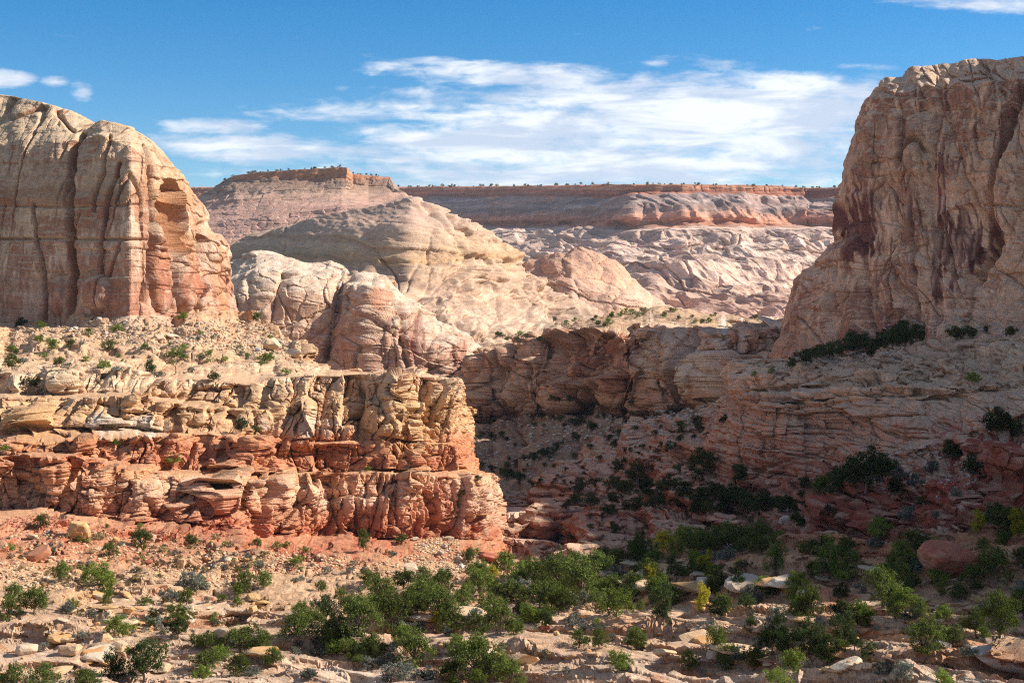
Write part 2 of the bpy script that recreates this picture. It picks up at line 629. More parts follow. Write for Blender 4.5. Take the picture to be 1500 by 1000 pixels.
def painter(bands, warp=(60, 8), tint=((8, 0.16, 1), (30, 0.14, 2)), alt=(0.50, 0.22, 0.12), altk=0.35,
            streak=(6, 0.35, (0.16, 0.08, 0.06)), varnish=None, flat=None, slope=(0, 0), soil=None):
    bx = [b[0] for b in bands]
    bc = np.array([b[1] for b in bands], float)

    def f(c):
        PX, PY, Q, N2 = c['PX'], c['PY'], c['Q2'], c['N2']
        x, y, z = Q[..., 0], Q[..., 1], Q[..., 2]
        s, xj = c['info']['s'], c['info']['xj']
        t = PY + slope[0] * (PX - slope[1]) + warp[1] * fbm(x / warp[0], y / warp[0], z / warp[0] * 3, 4, 61)
        C = np.stack([np.interp(t, bx, bc[:, i]) for i in range(3)], axis=-1)
        for (T, am, sd) in tint:
            r, tt, e, kk = cells((s + 2 * vn(x / 40, y / 40, z / 40, 5)) / T, sd)
            mm = 0.6 + 0.5 * vn(x / (T * 7), y / (T * 7), kk * 2.3, sd + 40)
            C = C * (1 + (r - 0.5) * 2 * am * mm)[..., None]
            a = (sst(H1.take((kk * 11 + sd) & 4095), 0.62, 0.85) * altk * mm)[..., None]
            C = C * (1 - a) + col3(alt) * a
        if streak:
            W, am, sc = streak
            v = fbm(xj / W, y / (W * 2), z / (W * 14), 4, 71)
            g = fbm(x / (W * 14), y / (W * 14), z / (W * 10), 3, 74)
            steep = sst(np.abs(N2[..., 2]), 0.75, 0.35)
            a = (sst(v + 0.6 * g, 0.12, 0.62) * am * steep)[..., None]
            C = C * (1 - a) + col3(sc) * a
            lt = (sst(-v + 0.4 * g, 0.25, 0.7) * 0.25 * steep)[..., None]
            C = C * (1 + lt)
        if varnish:
            S, thr, am, vc = varnish
            v = fbm(x / S, y / S, z / (S * 1.8), 5, 83) + 0.35 * fbm(xj / (S * .12), y / S, z / (S * 1.2), 3, 87)
            steep = sst(np.abs(N2[..., 2]), 0.6, 0.3)
            a = (sst(v, thr, thr + 0.14) * am * steep)[..., None]
            C = C * (1 - a) + col3(vc) * a
        if flat:
            fc, lo, am = flat
            v = vn(x / 9, y / 9, z / 9, 91) * 0.2
            a = (sst(N2[..., 2] + v, lo, lo + 0.2) * am)[..., None]
            C = C * (1 - a) + col3(fc) * a
        if soil:
            sc, S, thr, am = soil
            v = fbm(x / S, y / S, z / (S * .6), 5, 97)
            a = (sst(v, thr, thr + 0.15) * am)[..., None]
            C = C * (1 - a) + col3(sc) * a
        mott = 1 + 0.14 * fbm(x / 7, y / 7, z / 7, 3, 99) + 0.10 * fbm(x / 45, y / 45, z / 45, 3, 98)
        return C * mott[..., None] * np.array((1.0, 0.955, 0.965))
    return f


def pym(lo, hi, soft=8, inv=False):
    """mask by photo row of the unshaped surface"""
    def f(c):
        m = sst(c['PY'], lo - soft, lo) * (1 - sst(c['PY'], hi, hi + soft))
        return 1 - m if inv else m
    return f


CREAM = (0.60, 0.50, 0.36); TAN = (0.53, 0.41, 0.27); PALE = (0.62, 0.55, 0.44); BUFF = (0.56, 0.44, 0.30)
GOLD = (0.55, 0.36, 0.17); ORANGE = (0.52, 0.27, 0.12); RED = (0.42, 0.17, 0.09); DRED = (0.27, 0.10, 0.065)
PINK = (0.56, 0.40, 0.30); BROWN = (0.30, 0.17, 0.11); GREY = (0.42, 0.40, 0.37); SOIL = (0.42, 0.24, 0.13)

# ================================================================== far escarpment with its slickrock apron
UNIT = 1.05


def hid(row, dy, dd):
    return [(p[0], p[1] + dy, p[2] + dd) + tuple(p[3:]) for p in row]


rim = [(150, 276, 4300), (300, 274, 4200), (500, 274, 4000), (590, 274, 3800), (700, 273, 3450), (800, 272, 3060), (880, 271, 2680),
       (925, 270, 2420), (1000, 270, 2400), (1090, 271, 2440), (1130, 272, 2470), (1160, 274, 2490), (1185, 275, 2490), (1200, 275, 2470),
       (1240, 275, 2430), (1400, 274, 2400)]


def off(row, dys, dd):
    """a row lowered by dys (list matched to px breakpoints or number) and moved dd in distance"""
    return [(p[0], p[1] + dys, p[2] + dd) + tuple(p[3:]) for p in row]


apron1 = [(150, 345, 3900), (590, 340, 3400), (700, 338, 3080), (800, 338, 2730), (900, 335, 2350), (960, 336, 2200), (1050, 334, 2210),
          (1120, 336, 2260), (1200, 336, 2230), (1400, 336, 2200)]
apron2 = [(150, 380, 3300), (590, 372, 2900), (700, 372, 2600), (760, 362, 2430), (830, 372, 2250), (900, 370, 2120), (1000, 372, 2010), (1100, 368, 2050),
          (1200, 374, 2000), (1400, 374, 2000)]
apron3 = [(150, 430, 2500), (590, 425, 2350), (700, 410, 2150), (830, 425, 1930), (900, 418, 1900), (960, 412, 1830), (1050, 410, 1790), (1130, 405, 1800),
          (1200, 418, 1790), (1400, 418, 1780)]
apron4 = [(150, 500, 1500), (700, 500, 1500), (900, 490, 1500), (1050, 485, 1450), (1200, 490, 1400), (1400, 490, 1400)]
rows = [hid(rim, 3, 900), hid(rim, 0, 60), off(rim, 1, 0), off(rim, 14, -8), off(rim, 18, -22), off(rim, 40, -120), off(rim, 46, -135), off(rim, 58, -150), apron1, apron2, apron3, apron4]
far = sheet('mesa', rows, 180, 1300, UNIT,
            rockdisp([('N', 130, 6, 4, 3, 'h', pym(290, 900)), ('V', 12, 1.8, 8, pym(0, 292)), ('Y', 26, 6, 5, pym(294, 322)), ('Y', 60, 9, 15, pym(288, 322)), ('V', 18, 3, 35, pym(320, 334)), ('L', 5, 2.2, 4, pym(0, 340)), ('L', 24, 4, 41, pym(340, 900)),
                      ('N', 120, 16, 3, 43, 'n', pym(348, 900)), ('N', 40, 2.5, 4, 45, 'n', pym(348, 900)), ('Y', 46, 8, 2, pym(344, 900)), ('Y', 19, 2.6, 7, pym(344, 900)), ('Y', 9, .8, 27, pym(344, 900)), ('L', 12, 2, 51, pym(344, 900)), ('F', 40, 30, 3, .9, 13, pym(348, 900)), ('X', 30, 4, .04, 19, pym(344, 900)), ('X', 12, 2.5, .12, 9, pym(0, 330))], warp=(160, 2), along=(0.88, 0.2)),
            painter([(268, (0.42, 0.34, 0.2)), (272, (0.44, 0.20, 0.11)), (276, (0.50, 0.30, 0.19)), (279, (0.32, 0.12, 0.07)), (283, (0.42, 0.20, 0.12)), (286, (0.24, 0.09, 0.06)), (289, (0.40, 0.18, 0.10)), (291, (0.34, 0.29, 0.26)), (300, (0.27, 0.24, 0.23)), (304, (0.40, 0.34, 0.30)), (308, (0.24, 0.20, 0.18)), (313, (0.30, 0.22, 0.18)),
                     (320, (0.46, 0.24, 0.16)), (331, (0.46, 0.24, 0.15)), (336, (0.58, 0.46, 0.37)), (380, (0.61, 0.49, 0.39)), (430, (0.58, 0.42, 0.32)), (480, (0.51, 0.34, 0.26))],
                    warp=(150, 1.0), tint=((1.8, 0.34, 1), (4.5, 0.30, 2), (11, .12, 3)), altk=0.3, alt=(0.40, 0.22, 0.15), streak=(8, 0.2, (0.30, 0.16, 0.10)),
                    soil=((0.20, 0.17, 0.12), 14, 0.55, 0.5)), step=1.2, vstep=1.0, hl=(0.0, 0.2))
struct(far, 'long flat-topped mesa with banded red and grey cliffs on the skyline')
M_FAR = rock_material('far_sandstone', 0.6, 0.8, 0.6)
far.data.materials.append(M_FAR)

# ---- back ridge with the small red-capped butte
UNIT = 0.85
capr = [(180, 296, 2100), (270, 293, 2060), (300, 284, 2030), (320, 272, 2010), (335, 262, 1990), (345, 257, 1980), (380, 252, 1960), (430, 249, 1930), (470, 247, 1910),
        (500, 245, 1890), (508, 246, 1885), (514, 255, 1930), (540, 257, 1935), (570, 260, 1940), (574, 274, 1900), (590, 281, 1880), (596, 294, 1880), (640, 330, 1850), (700, 370, 1800)]
cap2 = [(180, 300, 2080), (270, 296, 2050), (300, 287, 2015), (320, 276, 2000), (335, 268, 1980), (345, 266, 1970), (380, 264, 1950), (430, 262, 1920), (470, 261, 1900),
        (500, 261, 1880), (508, 262, 1876), (514, 270, 1920), (540, 274, 1920), (570, 274, 1910), (574, 280, 1890), (590, 286, 1870), (596, 297, 1870), (640, 333, 1840), (700, 373, 1790)]
cap3 = [(180, 310, 2000), (300, 296, 1950), (345, 284, 1900), (430, 282, 1850), (500, 282, 1830), (540, 286, 1850), (590, 292, 1820), (640, 345, 1800), (700, 400, 1750)]
cap4 = [(180, 345, 1850), (300, 330, 1780), (400, 315, 1740), (500, 305, 1720), (590, 310, 1720), (640, 360, 1720), (700, 430, 1700)]
cap5 = [(180, 440, 1500), (300, 430, 1500), (700, 480, 1550)]
rows = [hid(capr, 6, 300), hid(capr, 0.5, 25), capr, cap2, cap3, cap4, cap5]
ridge = sheet('butte', rows, 200, 690, UNIT,
              rockdisp([('N', 60, 6, 4, 3, 'h', pym(264, 900)), ('V', 9, 1.6, 5, pym(0, 284)), ('L', 4, 1.8, 14, pym(0, 284)), ('L', 12, 4.0, 24, pym(284, 900)), ('N', 50, 3, 4, 9, 'n', pym(284, 900)), ('F', 16, 8, 1.6, .8, 4, pym(264, 900))], warp=(160, 3)),
              painter([(246, (0.48, 0.24, 0.12)), (261, (0.45, 0.22, 0.12)), (264, (0.30, 0.22, 0.16)), (280, (0.33, 0.25, 0.19)), (286, (0.46, 0.33, 0.25)), (300, (0.47, 0.31, 0.24)), (350, (0.48, 0.32, 0.25))],
                      warp=(80, 3), tint=((3, 0.15, 1), (10, 0.1, 2)), altk=0.15, streak=None, soil=((0.13, 0.13, 0.08), 9, 0.35, 0.5)), step=1.2, vstep=1.0)
struct(ridge, 'low pink ridge topped by a small red ledge of rock')
ridge.data.materials.append(M_FAR)

# ---- small pyramid dome right of the big one
UNIT = 0.7
rr = [(640, 470, 1600), (700, 428, 1560), (735, 412, 1540), (762, 402, 1520), (772, 388, 1500), (800, 377, 1480), (826, 371, 1470), (838, 367, 1465), (850, 369, 1462), (872, 378, 1460), (900, 391, 1462), (915, 404, 1465),
      (930, 420, 1470), (950, 438, 1475), (965, 450, 1480), (1000, 480, 1490)]
r2 = [(640, 500, 1480), (700, 460, 1440), (772, 430, 1400), (838, 412, 1380), (900, 430, 1380), (950, 455, 1400), (1000, 490, 1420)]
r3 = [(640, 560, 1200), (1000, 560, 1200)]
pyr = sheet('slickrock_dome', [hid(rr, 25, 260), hid(rr, 1, 30), rr, r2, r3], 650, 995, UNIT,
            rockdisp([('N', 60, 9, 4, 33, 'n'), ('L', 16, 4, 14), ('L', 6, 1.6, 6), ('G', 26, 4, 0.8, 2), ('R', 16, 1.6, 3, 12, 'n'), ('P', 40, 30, 5, 4)], tilt=(0.25, 0), warp=(90, 10)),
            painter([(365, (0.50, 0.33, 0.23)), (400, (0.52, 0.34, 0.23)), (440, (0.56, 0.40, 0.29)), (500, (0.55, 0.38, 0.25))], tint=((4, 0.1, 1), (12, 0.12, 2)), altk=0.15, streak=(8, 0.15, (0.3, 0.16, 0.1))), step=1.2, vstep=1.1)
struct(pyr, 'small salmon slickrock dome beyond the big pale dome')
pyr.data.materials.append(M_FAR)

# ---- the big pale dome
UNIT = 0.55
dr = [(150, 420, 1400), (270, 385, 1335), (310, 372, 1312), (334, 363, 1298), (375, 346, 1275), (436, 325, 1243), (490, 312, 1218), (538, 303, 1200), (572, 295, 1188), (590, 288, 1181), (603, 284, 1178),
      (614, 288, 1180), (640, 306, 1187), (655, 320, 1192), (674, 332, 1202), (690, 342, 1208), (708, 356, 1216), (722, 368, 1224), (735, 383, 1232), (755, 404, 1242), (775, 412, 1248), (800, 428, 1253), (830, 445, 1260), (862, 468, 1270), (900, 500, 1282)]
d2 = [(150, 470, 1340), (334, 400, 1250), (436, 365, 1196), (538, 335, 1155), (600, 325, 1138), (640, 345, 1146), (690, 385, 1166), (735, 425, 1190), (800, 455, 1220), (862, 480, 1245), (900, 510, 1262)]
d3 = [(150, 500, 1290), (334, 430, 1208), (436, 400, 1158), (538, 375, 1122), (600, 372, 1110), (660, 395, 1122), (700, 420, 1138), (750, 450, 1162), (800, 470, 1185), (862, 492, 1215), (900, 520, 1230)]
d4 = [(150, 520, 1250), (334, 455, 1170), (436, 420, 1130), (538, 398, 1100), (600, 396, 1085), (660, 420, 1090), (700, 440, 1100), (750, 465, 1120), (800, 482, 1140), (862, 500, 1170), (900, 530, 1190)]
d5 = [(150, 560, 1100), (334, 520, 1050), (538, 470, 1000), (620, 470, 985), (700, 490, 985), (800, 520, 1000), (900, 545, 1020)]
d6 = [(150, 620, 800), (900, 620, 800)]
domeR = lambda c: np.maximum(sst(c['PX'], 600, 680), sst(c['PY'], 425, 440)) * 0.95 + 0.05
dome = sheet('slickrock_dome', [hid(dr, 60, 420), hid(dr, 2, 60), dr, d2, d3, d4, d5, d6], 170, 895, UNIT,
             rockdisp([('N', 110, 7, 4, 33, 'n'), ('N', 30, 2.0, 3, 43, 'n'), ('L', 34, 4, 14), ('L', 9, 1.0, 6), ('L', 4, 0.5, 7), ('L', 16, 2.4, 16, domeR), ('Y', 60, 16, 2, domeR), ('Y', 22, 6, 5, domeR), ('X', 40, 7, .04, 9), ('G', 14, 0.8, 1.6, 5), ('N', 9, 0.5, 3, 3, 'n'), ('P', 50, 30, 7, 4, domeR), ('P', 20, 10, 2.6, 14, domeR), ('F', 34, 20, 4.5, .8, 4, domeR), ('F', 12, 7, 1.6, .8, 5, domeR)], tilt=(0.12, 0), warp=(130, 9)),
             painter([(290, (0.43, 0.339, 0.27)), (330, (0.44, 0.339, 0.26)), (368, (0.44, 0.329, 0.21)), (380, (0.41, 0.276, 0.15)), (386, (0.45, 0.339, 0.23)), (430, (0.46, 0.339, 0.24)), (480, (0.49, 0.382, 0.28)), (540, (0.46, 0.360, 0.24))],
                     warp=(110, 6), tint=((2.6, 0.16, 1), (7, 0.14, 3), (18, 0.09, 2)), alt=(0.56, 0.36, 0.23), altk=0.2, streak=(8, 0.16, (0.32, 0.2, 0.14))),
             feats=[('crack', [(620, 296), (640, 325), (652, 350), (668, 388), (668, 400)], 3.5, 9), ('crack', [(652, 316), (680, 352), (690, 385), (698, 402)], 3, 8), ('crack', [(560, 381), (640, 392), (672, 402), (720, 408), (758, 412)], 2.2, 5),
                    ('bump', 610, 362, 62, 48, 10, 1.5), ('bump', 700, 395, 40, 50, 8, 1.5), ('crack', [(585, 455), (592, 430), (610, 385)], 1.6, 3)],
             step=1.15, vstep=1.1, round_u=5, hl=(0.0, 0.15))
dome['smooth_rock'] = 1
struct(dome, 'big pale slickrock dome with smooth striped flanks in the centre distance')
M_MID = rock_material('dome_sandstone', 0.3, 0.8, 0.6)
dome.data.materials.append(M_MID)

# ---- lumpy domes in front of it
UNIT = 0.4
er = [(200, 420, 900), (300, 398, 900), (330, 388, 895), (350, 376, 890), (375, 367, 885), (400, 372, 880), (430, 382, 878), (450, 388, 876), (462, 386, 876), (485, 382, 876), (505, 390, 876), (518, 404, 876), (535, 401, 860), (545, 400, 855), (560, 404, 852), (575, 420, 850),
      (600, 438, 850), (620, 455, 850), (640, 470, 850), (665, 480, 850), (690, 500, 848), (705, 522, 848), (730, 540, 850), (800, 580, 860)]
e2 = [(200, 440, 850), (330, 410, 845), (375, 398, 840), (430, 402, 838), (480, 408, 838), (518, 424, 838), (545, 418, 820), (600, 470, 815), (650, 495, 810), (700, 530, 820), (730, 550, 830), (800, 590, 840)]
e3 = [(200, 470, 820), (330, 440, 822), (430, 432, 822), (510, 445, 825), (540, 460, 800), (600, 500, 795), (650, 520, 795), (700, 545, 810), (800, 600, 820)]
e4 = [(200, 600, 790), (330, 580, 790), (540, 590, 775), (700, 600, 780), (800, 640, 780)]
e5 = [(200, 700, 700), (800, 720, 700)]
knob = sheet('slickrock_knobs', [hid(er, 40, 200), hid(er, 1.5, 22), er, e2, e3, e4, e5], 220, 790, UNIT,
             rockdisp([('P', 90, 140, 8, 4), ('N', 60, 8, 4, 33, 'n'), ('L', 26, 2.5, 14), ('L', 7, 1.4, 6), ('X', 55, 7, .03, 5), ('F', 60, 60, 6, .6, 22), ('F', 24, 14, 2.2, .8, 12), ('N', 9, 0.6, 3, 3, 'n')], tilt=(0.1, 0), warp=(130, 12)),
             painter([(360, (0.56, 0.47, 0.35)), (420, (0.58, 0.47, 0.34)), (450, (0.52, 0.37, 0.25)), (500, (0.48, 0.33, 0.23)), (545, (0.44, 0.28, 0.20)), (600, (0.42, 0.26, 0.19))],
                     tint=((5, 0.09, 1), (18, 0.1, 2)), altk=0.15, streak=(6, 0.45, (0.27, 0.13, 0.09)), varnish=(40, 0.42, 0.55, (0.25, 0.10, 0.07)), flat=((0.60, 0.51, 0.39), 0.6, 0.8)),
             feats=[('crack', [(522, 402), (500, 430), (496, 470), (480, 520)], 6, 20), ('bump', 535, 480, 42, 85, 16, 1.5), ('bump', 600, 500, 40, 60, 12, 1.5), ('bump', 420, 440, 75, 60, 10, 1.5), ('crack', [(570, 425), (585, 470), (600, 560)], 4, 12), ('bump', 655, 520, 30, 30, 9, 1.5)],
             patches=[(553, 432, 16, 22, (0.45, 0.22, 0.13), .8), (515, 490, 12, 40, (0.42, 0.2, 0.12), .6), (603, 490, 20, 28, DRED, .75), (668, 516, 16, 18, DRED, .7)],
             step=1.1, vstep=1.05)
struct(knob, 'rounded slickrock knobs at the foot of the big pale dome')
M_NEAR = rock_material('canyon_sandstone', 0.085, 1.1, 0.8)
M_KNOB = rock_material('knob_sandstone', 0.24, 1.0, 0.7)
knob.data.materials.append(M_KNOB)

# ---- shaded mesa in the middle, its cliff and talus
UNIT = 0.3
m0 = [(560, 640, 860), (640, 575, 850), (690, 535, 840), (705, 518, 830), (740, 505, 800), (780, 492, 800), (830, 480, 800), (862, 468, 800), (900, 462, 800), (940, 456, 800), (960, 452, 800), (985, 451, 800), (1010, 456, 800),
      (1060, 461, 790), (1100, 466, 780), (1160, 469, 770), (1250, 470, 760)]
m1 = [(560, 650, 735), (640, 590, 730), (690, 548, 725), (705, 530, 715), (740, 514, 700), (780, 500, 690), (830, 486, 675), (870, 480, 665), (920, 479, 655), (960, 478, 650), (1020, 474, 640), (1045, 478, 628), (1068, 484, 626), (1088, 488, 624), (1104, 476, 632), (1135, 470, 642), (1158, 473, 652), (1250, 472, 660)]
m1b = [(560, 655, 715), (640, 595, 712), (690, 556, 706), (705, 540, 700), (740, 524, 688), (780, 510, 678), (830, 496, 662), (870, 490, 652), (920, 488, 642), (960, 487, 638), (1020, 484, 628), (1060, 487, 610), (1080, 487, 610), (1120, 484, 625), (1158, 484, 642), (1250, 484, 650)]
m2 = [(560, 680, 690), (640, 640, 685), (690, 622, 680), (740, 615, 672), (780, 610, 660), (850, 604, 645), (900, 605, 628), (930, 606, 615), (950, 604, 612), (975, 612, 606), (1000, 592, 605), (1050, 604, 592), (1090, 585, 598), (1130, 580, 612), (1250, 560, 630)]
m3 = [(560, 800, 430), (640, 790, 430), (740, 765, 440), (850, 745, 455), (950, 715, 470), (1050, 680, 490), (1150, 640, 500), (1250, 620, 500)]
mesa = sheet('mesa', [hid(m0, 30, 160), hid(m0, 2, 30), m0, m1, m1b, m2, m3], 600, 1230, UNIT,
             rockdisp([('N', 40, 7, 4, 53, 'n', pym(0, 472)), ('N', 80, 22, 4, 55, 'n', pym(618, 900)), ('R', 50, 8, 3, 57, 'n', pym(618, 900)), ('D', 12, 2.5, 7, pym(612, 900)), ('P', 70, 220, 22, 4), ('P', 30, 80, 7, 14), ('F', 60, 90, 16, .8, 41), ('V', 22, 3, 3), ('N', 70, 9, 4, 33, 'h'), ('L', 28, 6, 14), ('L', 8, 2.4, 6), ('X', 40, 14, .04, 5), ('F', 28, 40, 6, .9, 8), ('F', 11, 9, 3, .9, 9), ('N', 10, 1.0, 3, 12, 'n')], tilt=(0.03, 0), warp=(130, 8)),
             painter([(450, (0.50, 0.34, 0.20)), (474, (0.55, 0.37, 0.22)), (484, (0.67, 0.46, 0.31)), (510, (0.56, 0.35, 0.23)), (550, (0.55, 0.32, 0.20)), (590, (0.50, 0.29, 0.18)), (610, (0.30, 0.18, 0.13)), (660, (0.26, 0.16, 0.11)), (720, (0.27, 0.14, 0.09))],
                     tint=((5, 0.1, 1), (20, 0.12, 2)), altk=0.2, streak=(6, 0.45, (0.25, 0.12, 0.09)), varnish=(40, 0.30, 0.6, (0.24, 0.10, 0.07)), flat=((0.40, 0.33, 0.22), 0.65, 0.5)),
             feats=[('crack', [(1022, 474), (1020, 520), (1014, 560), (1016, 600)], 4, 70), ('bump', 972, 545, 46, 78, 44, 2.5), ('bump', 1050, 552, 30, 56, 26, 2), ('bump', 1110, 528, 60, 50, 10, 2), ('bump', 735, 560, 40, 50, 26, 2), ('bump', 690, 600, 30, 40, 20, 2), ('crack', [(840, 492), (900, 486), (940, 500)], 3, 3),
                    ('bump', 865, 520, 60, 40, -40, 2.5), ('bump', 858, 556, 20, 36, 36, 2), ('bump', 884, 550, 15, 36, 30, 2), ('bump', 910, 568, 17, 34, 40, 2), ('crack', [(930, 495), (928, 560), (925, 600)], 4, 40), ('bump', 830, 575, 24, 36, 20, 2), ('bump', 700, 575, 30, 40, 8, 2), ('bump', 780, 570, 24, 45, 10, 2)],
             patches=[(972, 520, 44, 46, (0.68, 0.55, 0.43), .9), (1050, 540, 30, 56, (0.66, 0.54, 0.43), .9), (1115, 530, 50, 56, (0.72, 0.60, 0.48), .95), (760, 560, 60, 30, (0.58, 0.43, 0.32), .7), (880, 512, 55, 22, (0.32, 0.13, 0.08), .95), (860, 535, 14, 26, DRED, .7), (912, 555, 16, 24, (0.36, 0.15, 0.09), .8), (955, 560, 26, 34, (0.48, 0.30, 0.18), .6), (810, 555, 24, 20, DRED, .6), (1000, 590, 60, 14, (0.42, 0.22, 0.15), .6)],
             step=1.1, vstep=1.05, jit=[(0, 0), (0, 0), (4, 3), (9, 12), (9, 12), (22, 10), (0, 0)])
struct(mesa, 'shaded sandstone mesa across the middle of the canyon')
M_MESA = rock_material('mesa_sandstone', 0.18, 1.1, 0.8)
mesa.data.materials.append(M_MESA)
# ================================================================== right butte
UNIT = 0.2
hr = [(1110, 560, 520, 1110), (1132, 535, 500), (1146, 508, 490), (1156, 492, 485), (1160, 470, 478), (1163, 440, 472), (1172, 416, 466), (1195, 396, 460), (1215, 368, 455), (1226, 345, 452), (1233, 305, 450), (1240, 262, 448), (1246, 230, 447), (1256, 198, 446), (1264, 172, 446), (1276, 148, 445),
      (1292, 126, 445), (1306, 116, 443), (1330, 112, 440), (1345, 101, 437), (1375, 96, 434), (1400, 92, 430), (1430, 86, 425), (1460, 88, 418), (1500, 83, 410), (1560, 70, 405), (1700, 20, 390), (1900, -60, 380), (2300, -160, 370)]
h1 = [(1110, 562, 500, 1110), (1132, 540, 490), (1150, 515, 477), (1163, 470, 464), (1180, 430, 455), (1215, 385, 446), (1233, 340, 441), (1250, 260, 436), (1270, 200, 433), (1300, 150, 431), (1345, 128, 424), (1400, 122, 416), (1450, 118, 408), (1500, 115, 398), (1700, 60, 380), (1900, -20, 370), (2300, -110, 360)]
h2 = [(1110, 565, 480, 1110), (1132, 548, 474), (1163, 520, 450), (1215, 460, 430), (1250, 420, 420), (1300, 380, 410), (1400, 360, 396), (1500, 350, 378), (1700, 320, 360), (1900, 260, 350), (2300, 200, 340)]
h3 = [(1110, 575, 470, 1110), (1132, 562, 462), (1163, 545, 440), (1215, 532, 420), (1250, 522, 410), (1300, 508, 398), (1400, 495, 382), (1500, 480, 364), (1700, 440, 345), (1900, 400, 335), (2300, 340, 320)]
h4 = hid(h3, 60, -40)
rb = sheet('butte', [hid(hr, 60, 200), hid(hr, 10, 140), hid(hr, 3, 20), hr, h1, h2, h3, h4], 1112, 2250, UNIT,
           rockdisp([('P', 62, 260, 12, 4), ('V', 26, 4, 3), ('V', 8, 1.2, 13), ('N', 90, 12, 4, 33, 'h'), ('L', 60, 4, 14), ('L', 14, 1.8, 6), ('X', 45, 20, .02, 5), ('X', 19, 6, .03, 35), ('F', 44, 120, 3.5, .9, 17), ('F', 17, 26, 2.4, .9, 27), ('N', 22, 2.0, 4, 17, 'h'), ('N', 7, 0.7, 3, 19, 'h')], tilt=(0.05, 0), warp=(130, 10)),
           painter([(80, (0.62, 0.45, 0.31)), (150, (0.63, 0.45, 0.30)), (260, (0.64, 0.43, 0.28)), (330, (0.68, 0.48, 0.33)), (420, (0.68, 0.47, 0.32)), (480, (0.66, 0.45, 0.31)), (540, (0.62, 0.38, 0.26))],
                   tint=((6, 0.07, 1), (40, 0.08, 2)), altk=0.12, streak=(3.6, 0.6, (0.32, 0.15, 0.10)), varnish=(60, 0.22, 0.7, (0.27, 0.11, 0.08)), flat=((0.52, 0.44, 0.33), 0.6, 0.6)),
           feats=[('crack', [(1500, 130), (1478, 190), (1462, 260), (1448, 350), (1420, 410)], 6, 26), ('bump', 1420, 350, 52, 52, -16, 2), ('crack', [(1372, 120), (1366, 220), (1372, 330), (1378, 470)], 6, 12), ('crack', [(1335, 290), (1342, 400), (1330, 490)], 3, 8),
                  ('crack', [(1228, 350), (1230, 440), (1226, 520)], 3.5, 12), ('bump', 1200, 470, 34, 75, 8, 2), ('crack', [(1440, 300), (1500, 305)], 2, 7), ('bump', 1480, 240, 34, 100, 14, 2)],
           patches=[(1262, 335, 36, 66, (0.20, 0.08, 0.07), 1.0), (1330, 290, 22, 70, (0.34, 0.16, 0.11), .8), (1385, 245, 18, 18, (0.24, 0.10, 0.08), 1.0), (1412, 350, 36, 54, (0.18, 0.075, 0.065), 1.0), (1300, 400, 60, 26, (0.36, 0.18, 0.13), .6), (1376, 330, 11, 120, (0.24, 0.10, 0.08), 1.0),
                    (1290, 470, 12, 40, (0.30, 0.13, 0.10), .7), (1250, 440, 40, 20, (0.34, 0.17, 0.12), .6), (1170, 500, 30, 40, (0.38, 0.22, 0.16), .6), (1290, 215, 60, 50, (0.42, 0.27, 0.19), .5), (1445, 190, 30, 12, (0.35, 0.19, 0.13), .6)],
           step=1.15, vstep=1.1, jit=[(0, 0), (0, 0), (3, 3), (3, 3), (5, 4), (0, 0), (0, 0), (0, 0)])
struct(rb, 'tall shaded sandstone butte with dark desert varnish at the right')
M_B = rock_material('butte_sandstone', 0.12, 1.1, 0.8)
rb.data.materials.append(M_B)

# ================================================================== left butte
lr = [(-200, 90, 520), (-100, 110, 495), (0, 137, 478), (25, 141, 474), (60, 150, 468), (95, 160, 464), (115, 170, 462), (140, 181, 458), (152, 176, 450), (165, 178, 446), (185, 184, 444), (205, 196, 446), (222, 207, 450), (240, 226, 456), (252, 243, 460), (262, 252, 463), (275, 272, 468), (285, 285, 472), (300, 312, 476), (306, 336, 479), (318, 346, 482), (326, 360, 484),
      (333, 388, 486), (340, 420, 490), (345, 445, 494), (349, 474, 500), (352, 480, 545, 362), (345, 480, 600, 372)]
l1 = [(-200, 210, 462), (-100, 215, 456), (0, 212, 449), (60, 212, 442), (115, 205, 438), (150, 200, 434), (190, 215, 430), (222, 240, 436), (250, 270, 444), (275, 300, 454), (300, 340, 464), (318, 370, 471), (333, 410, 478), (349, 476, 494), (352, 482, 540, 362), (345, 482, 600, 372)]
l2 = [(-200, 290, 452), (0, 290, 438), (100, 290, 428), (190, 300, 418), (222, 320, 426), (250, 340, 436), (300, 390, 456), (333, 440, 474), (349, 478, 490), (352, 484, 536, 362), (345, 484, 600, 372)]
l3 = [(-200, 485, 440), (0, 484, 428), (90, 476, 418), (150, 466, 411), (190, 462, 407), (230, 462, 420), (290, 466, 442), (333, 474, 464), (349, 485, 482), (352, 490, 530, 362), (345, 490, 600, 372)]
l4 = hid(l3, 60, -30)
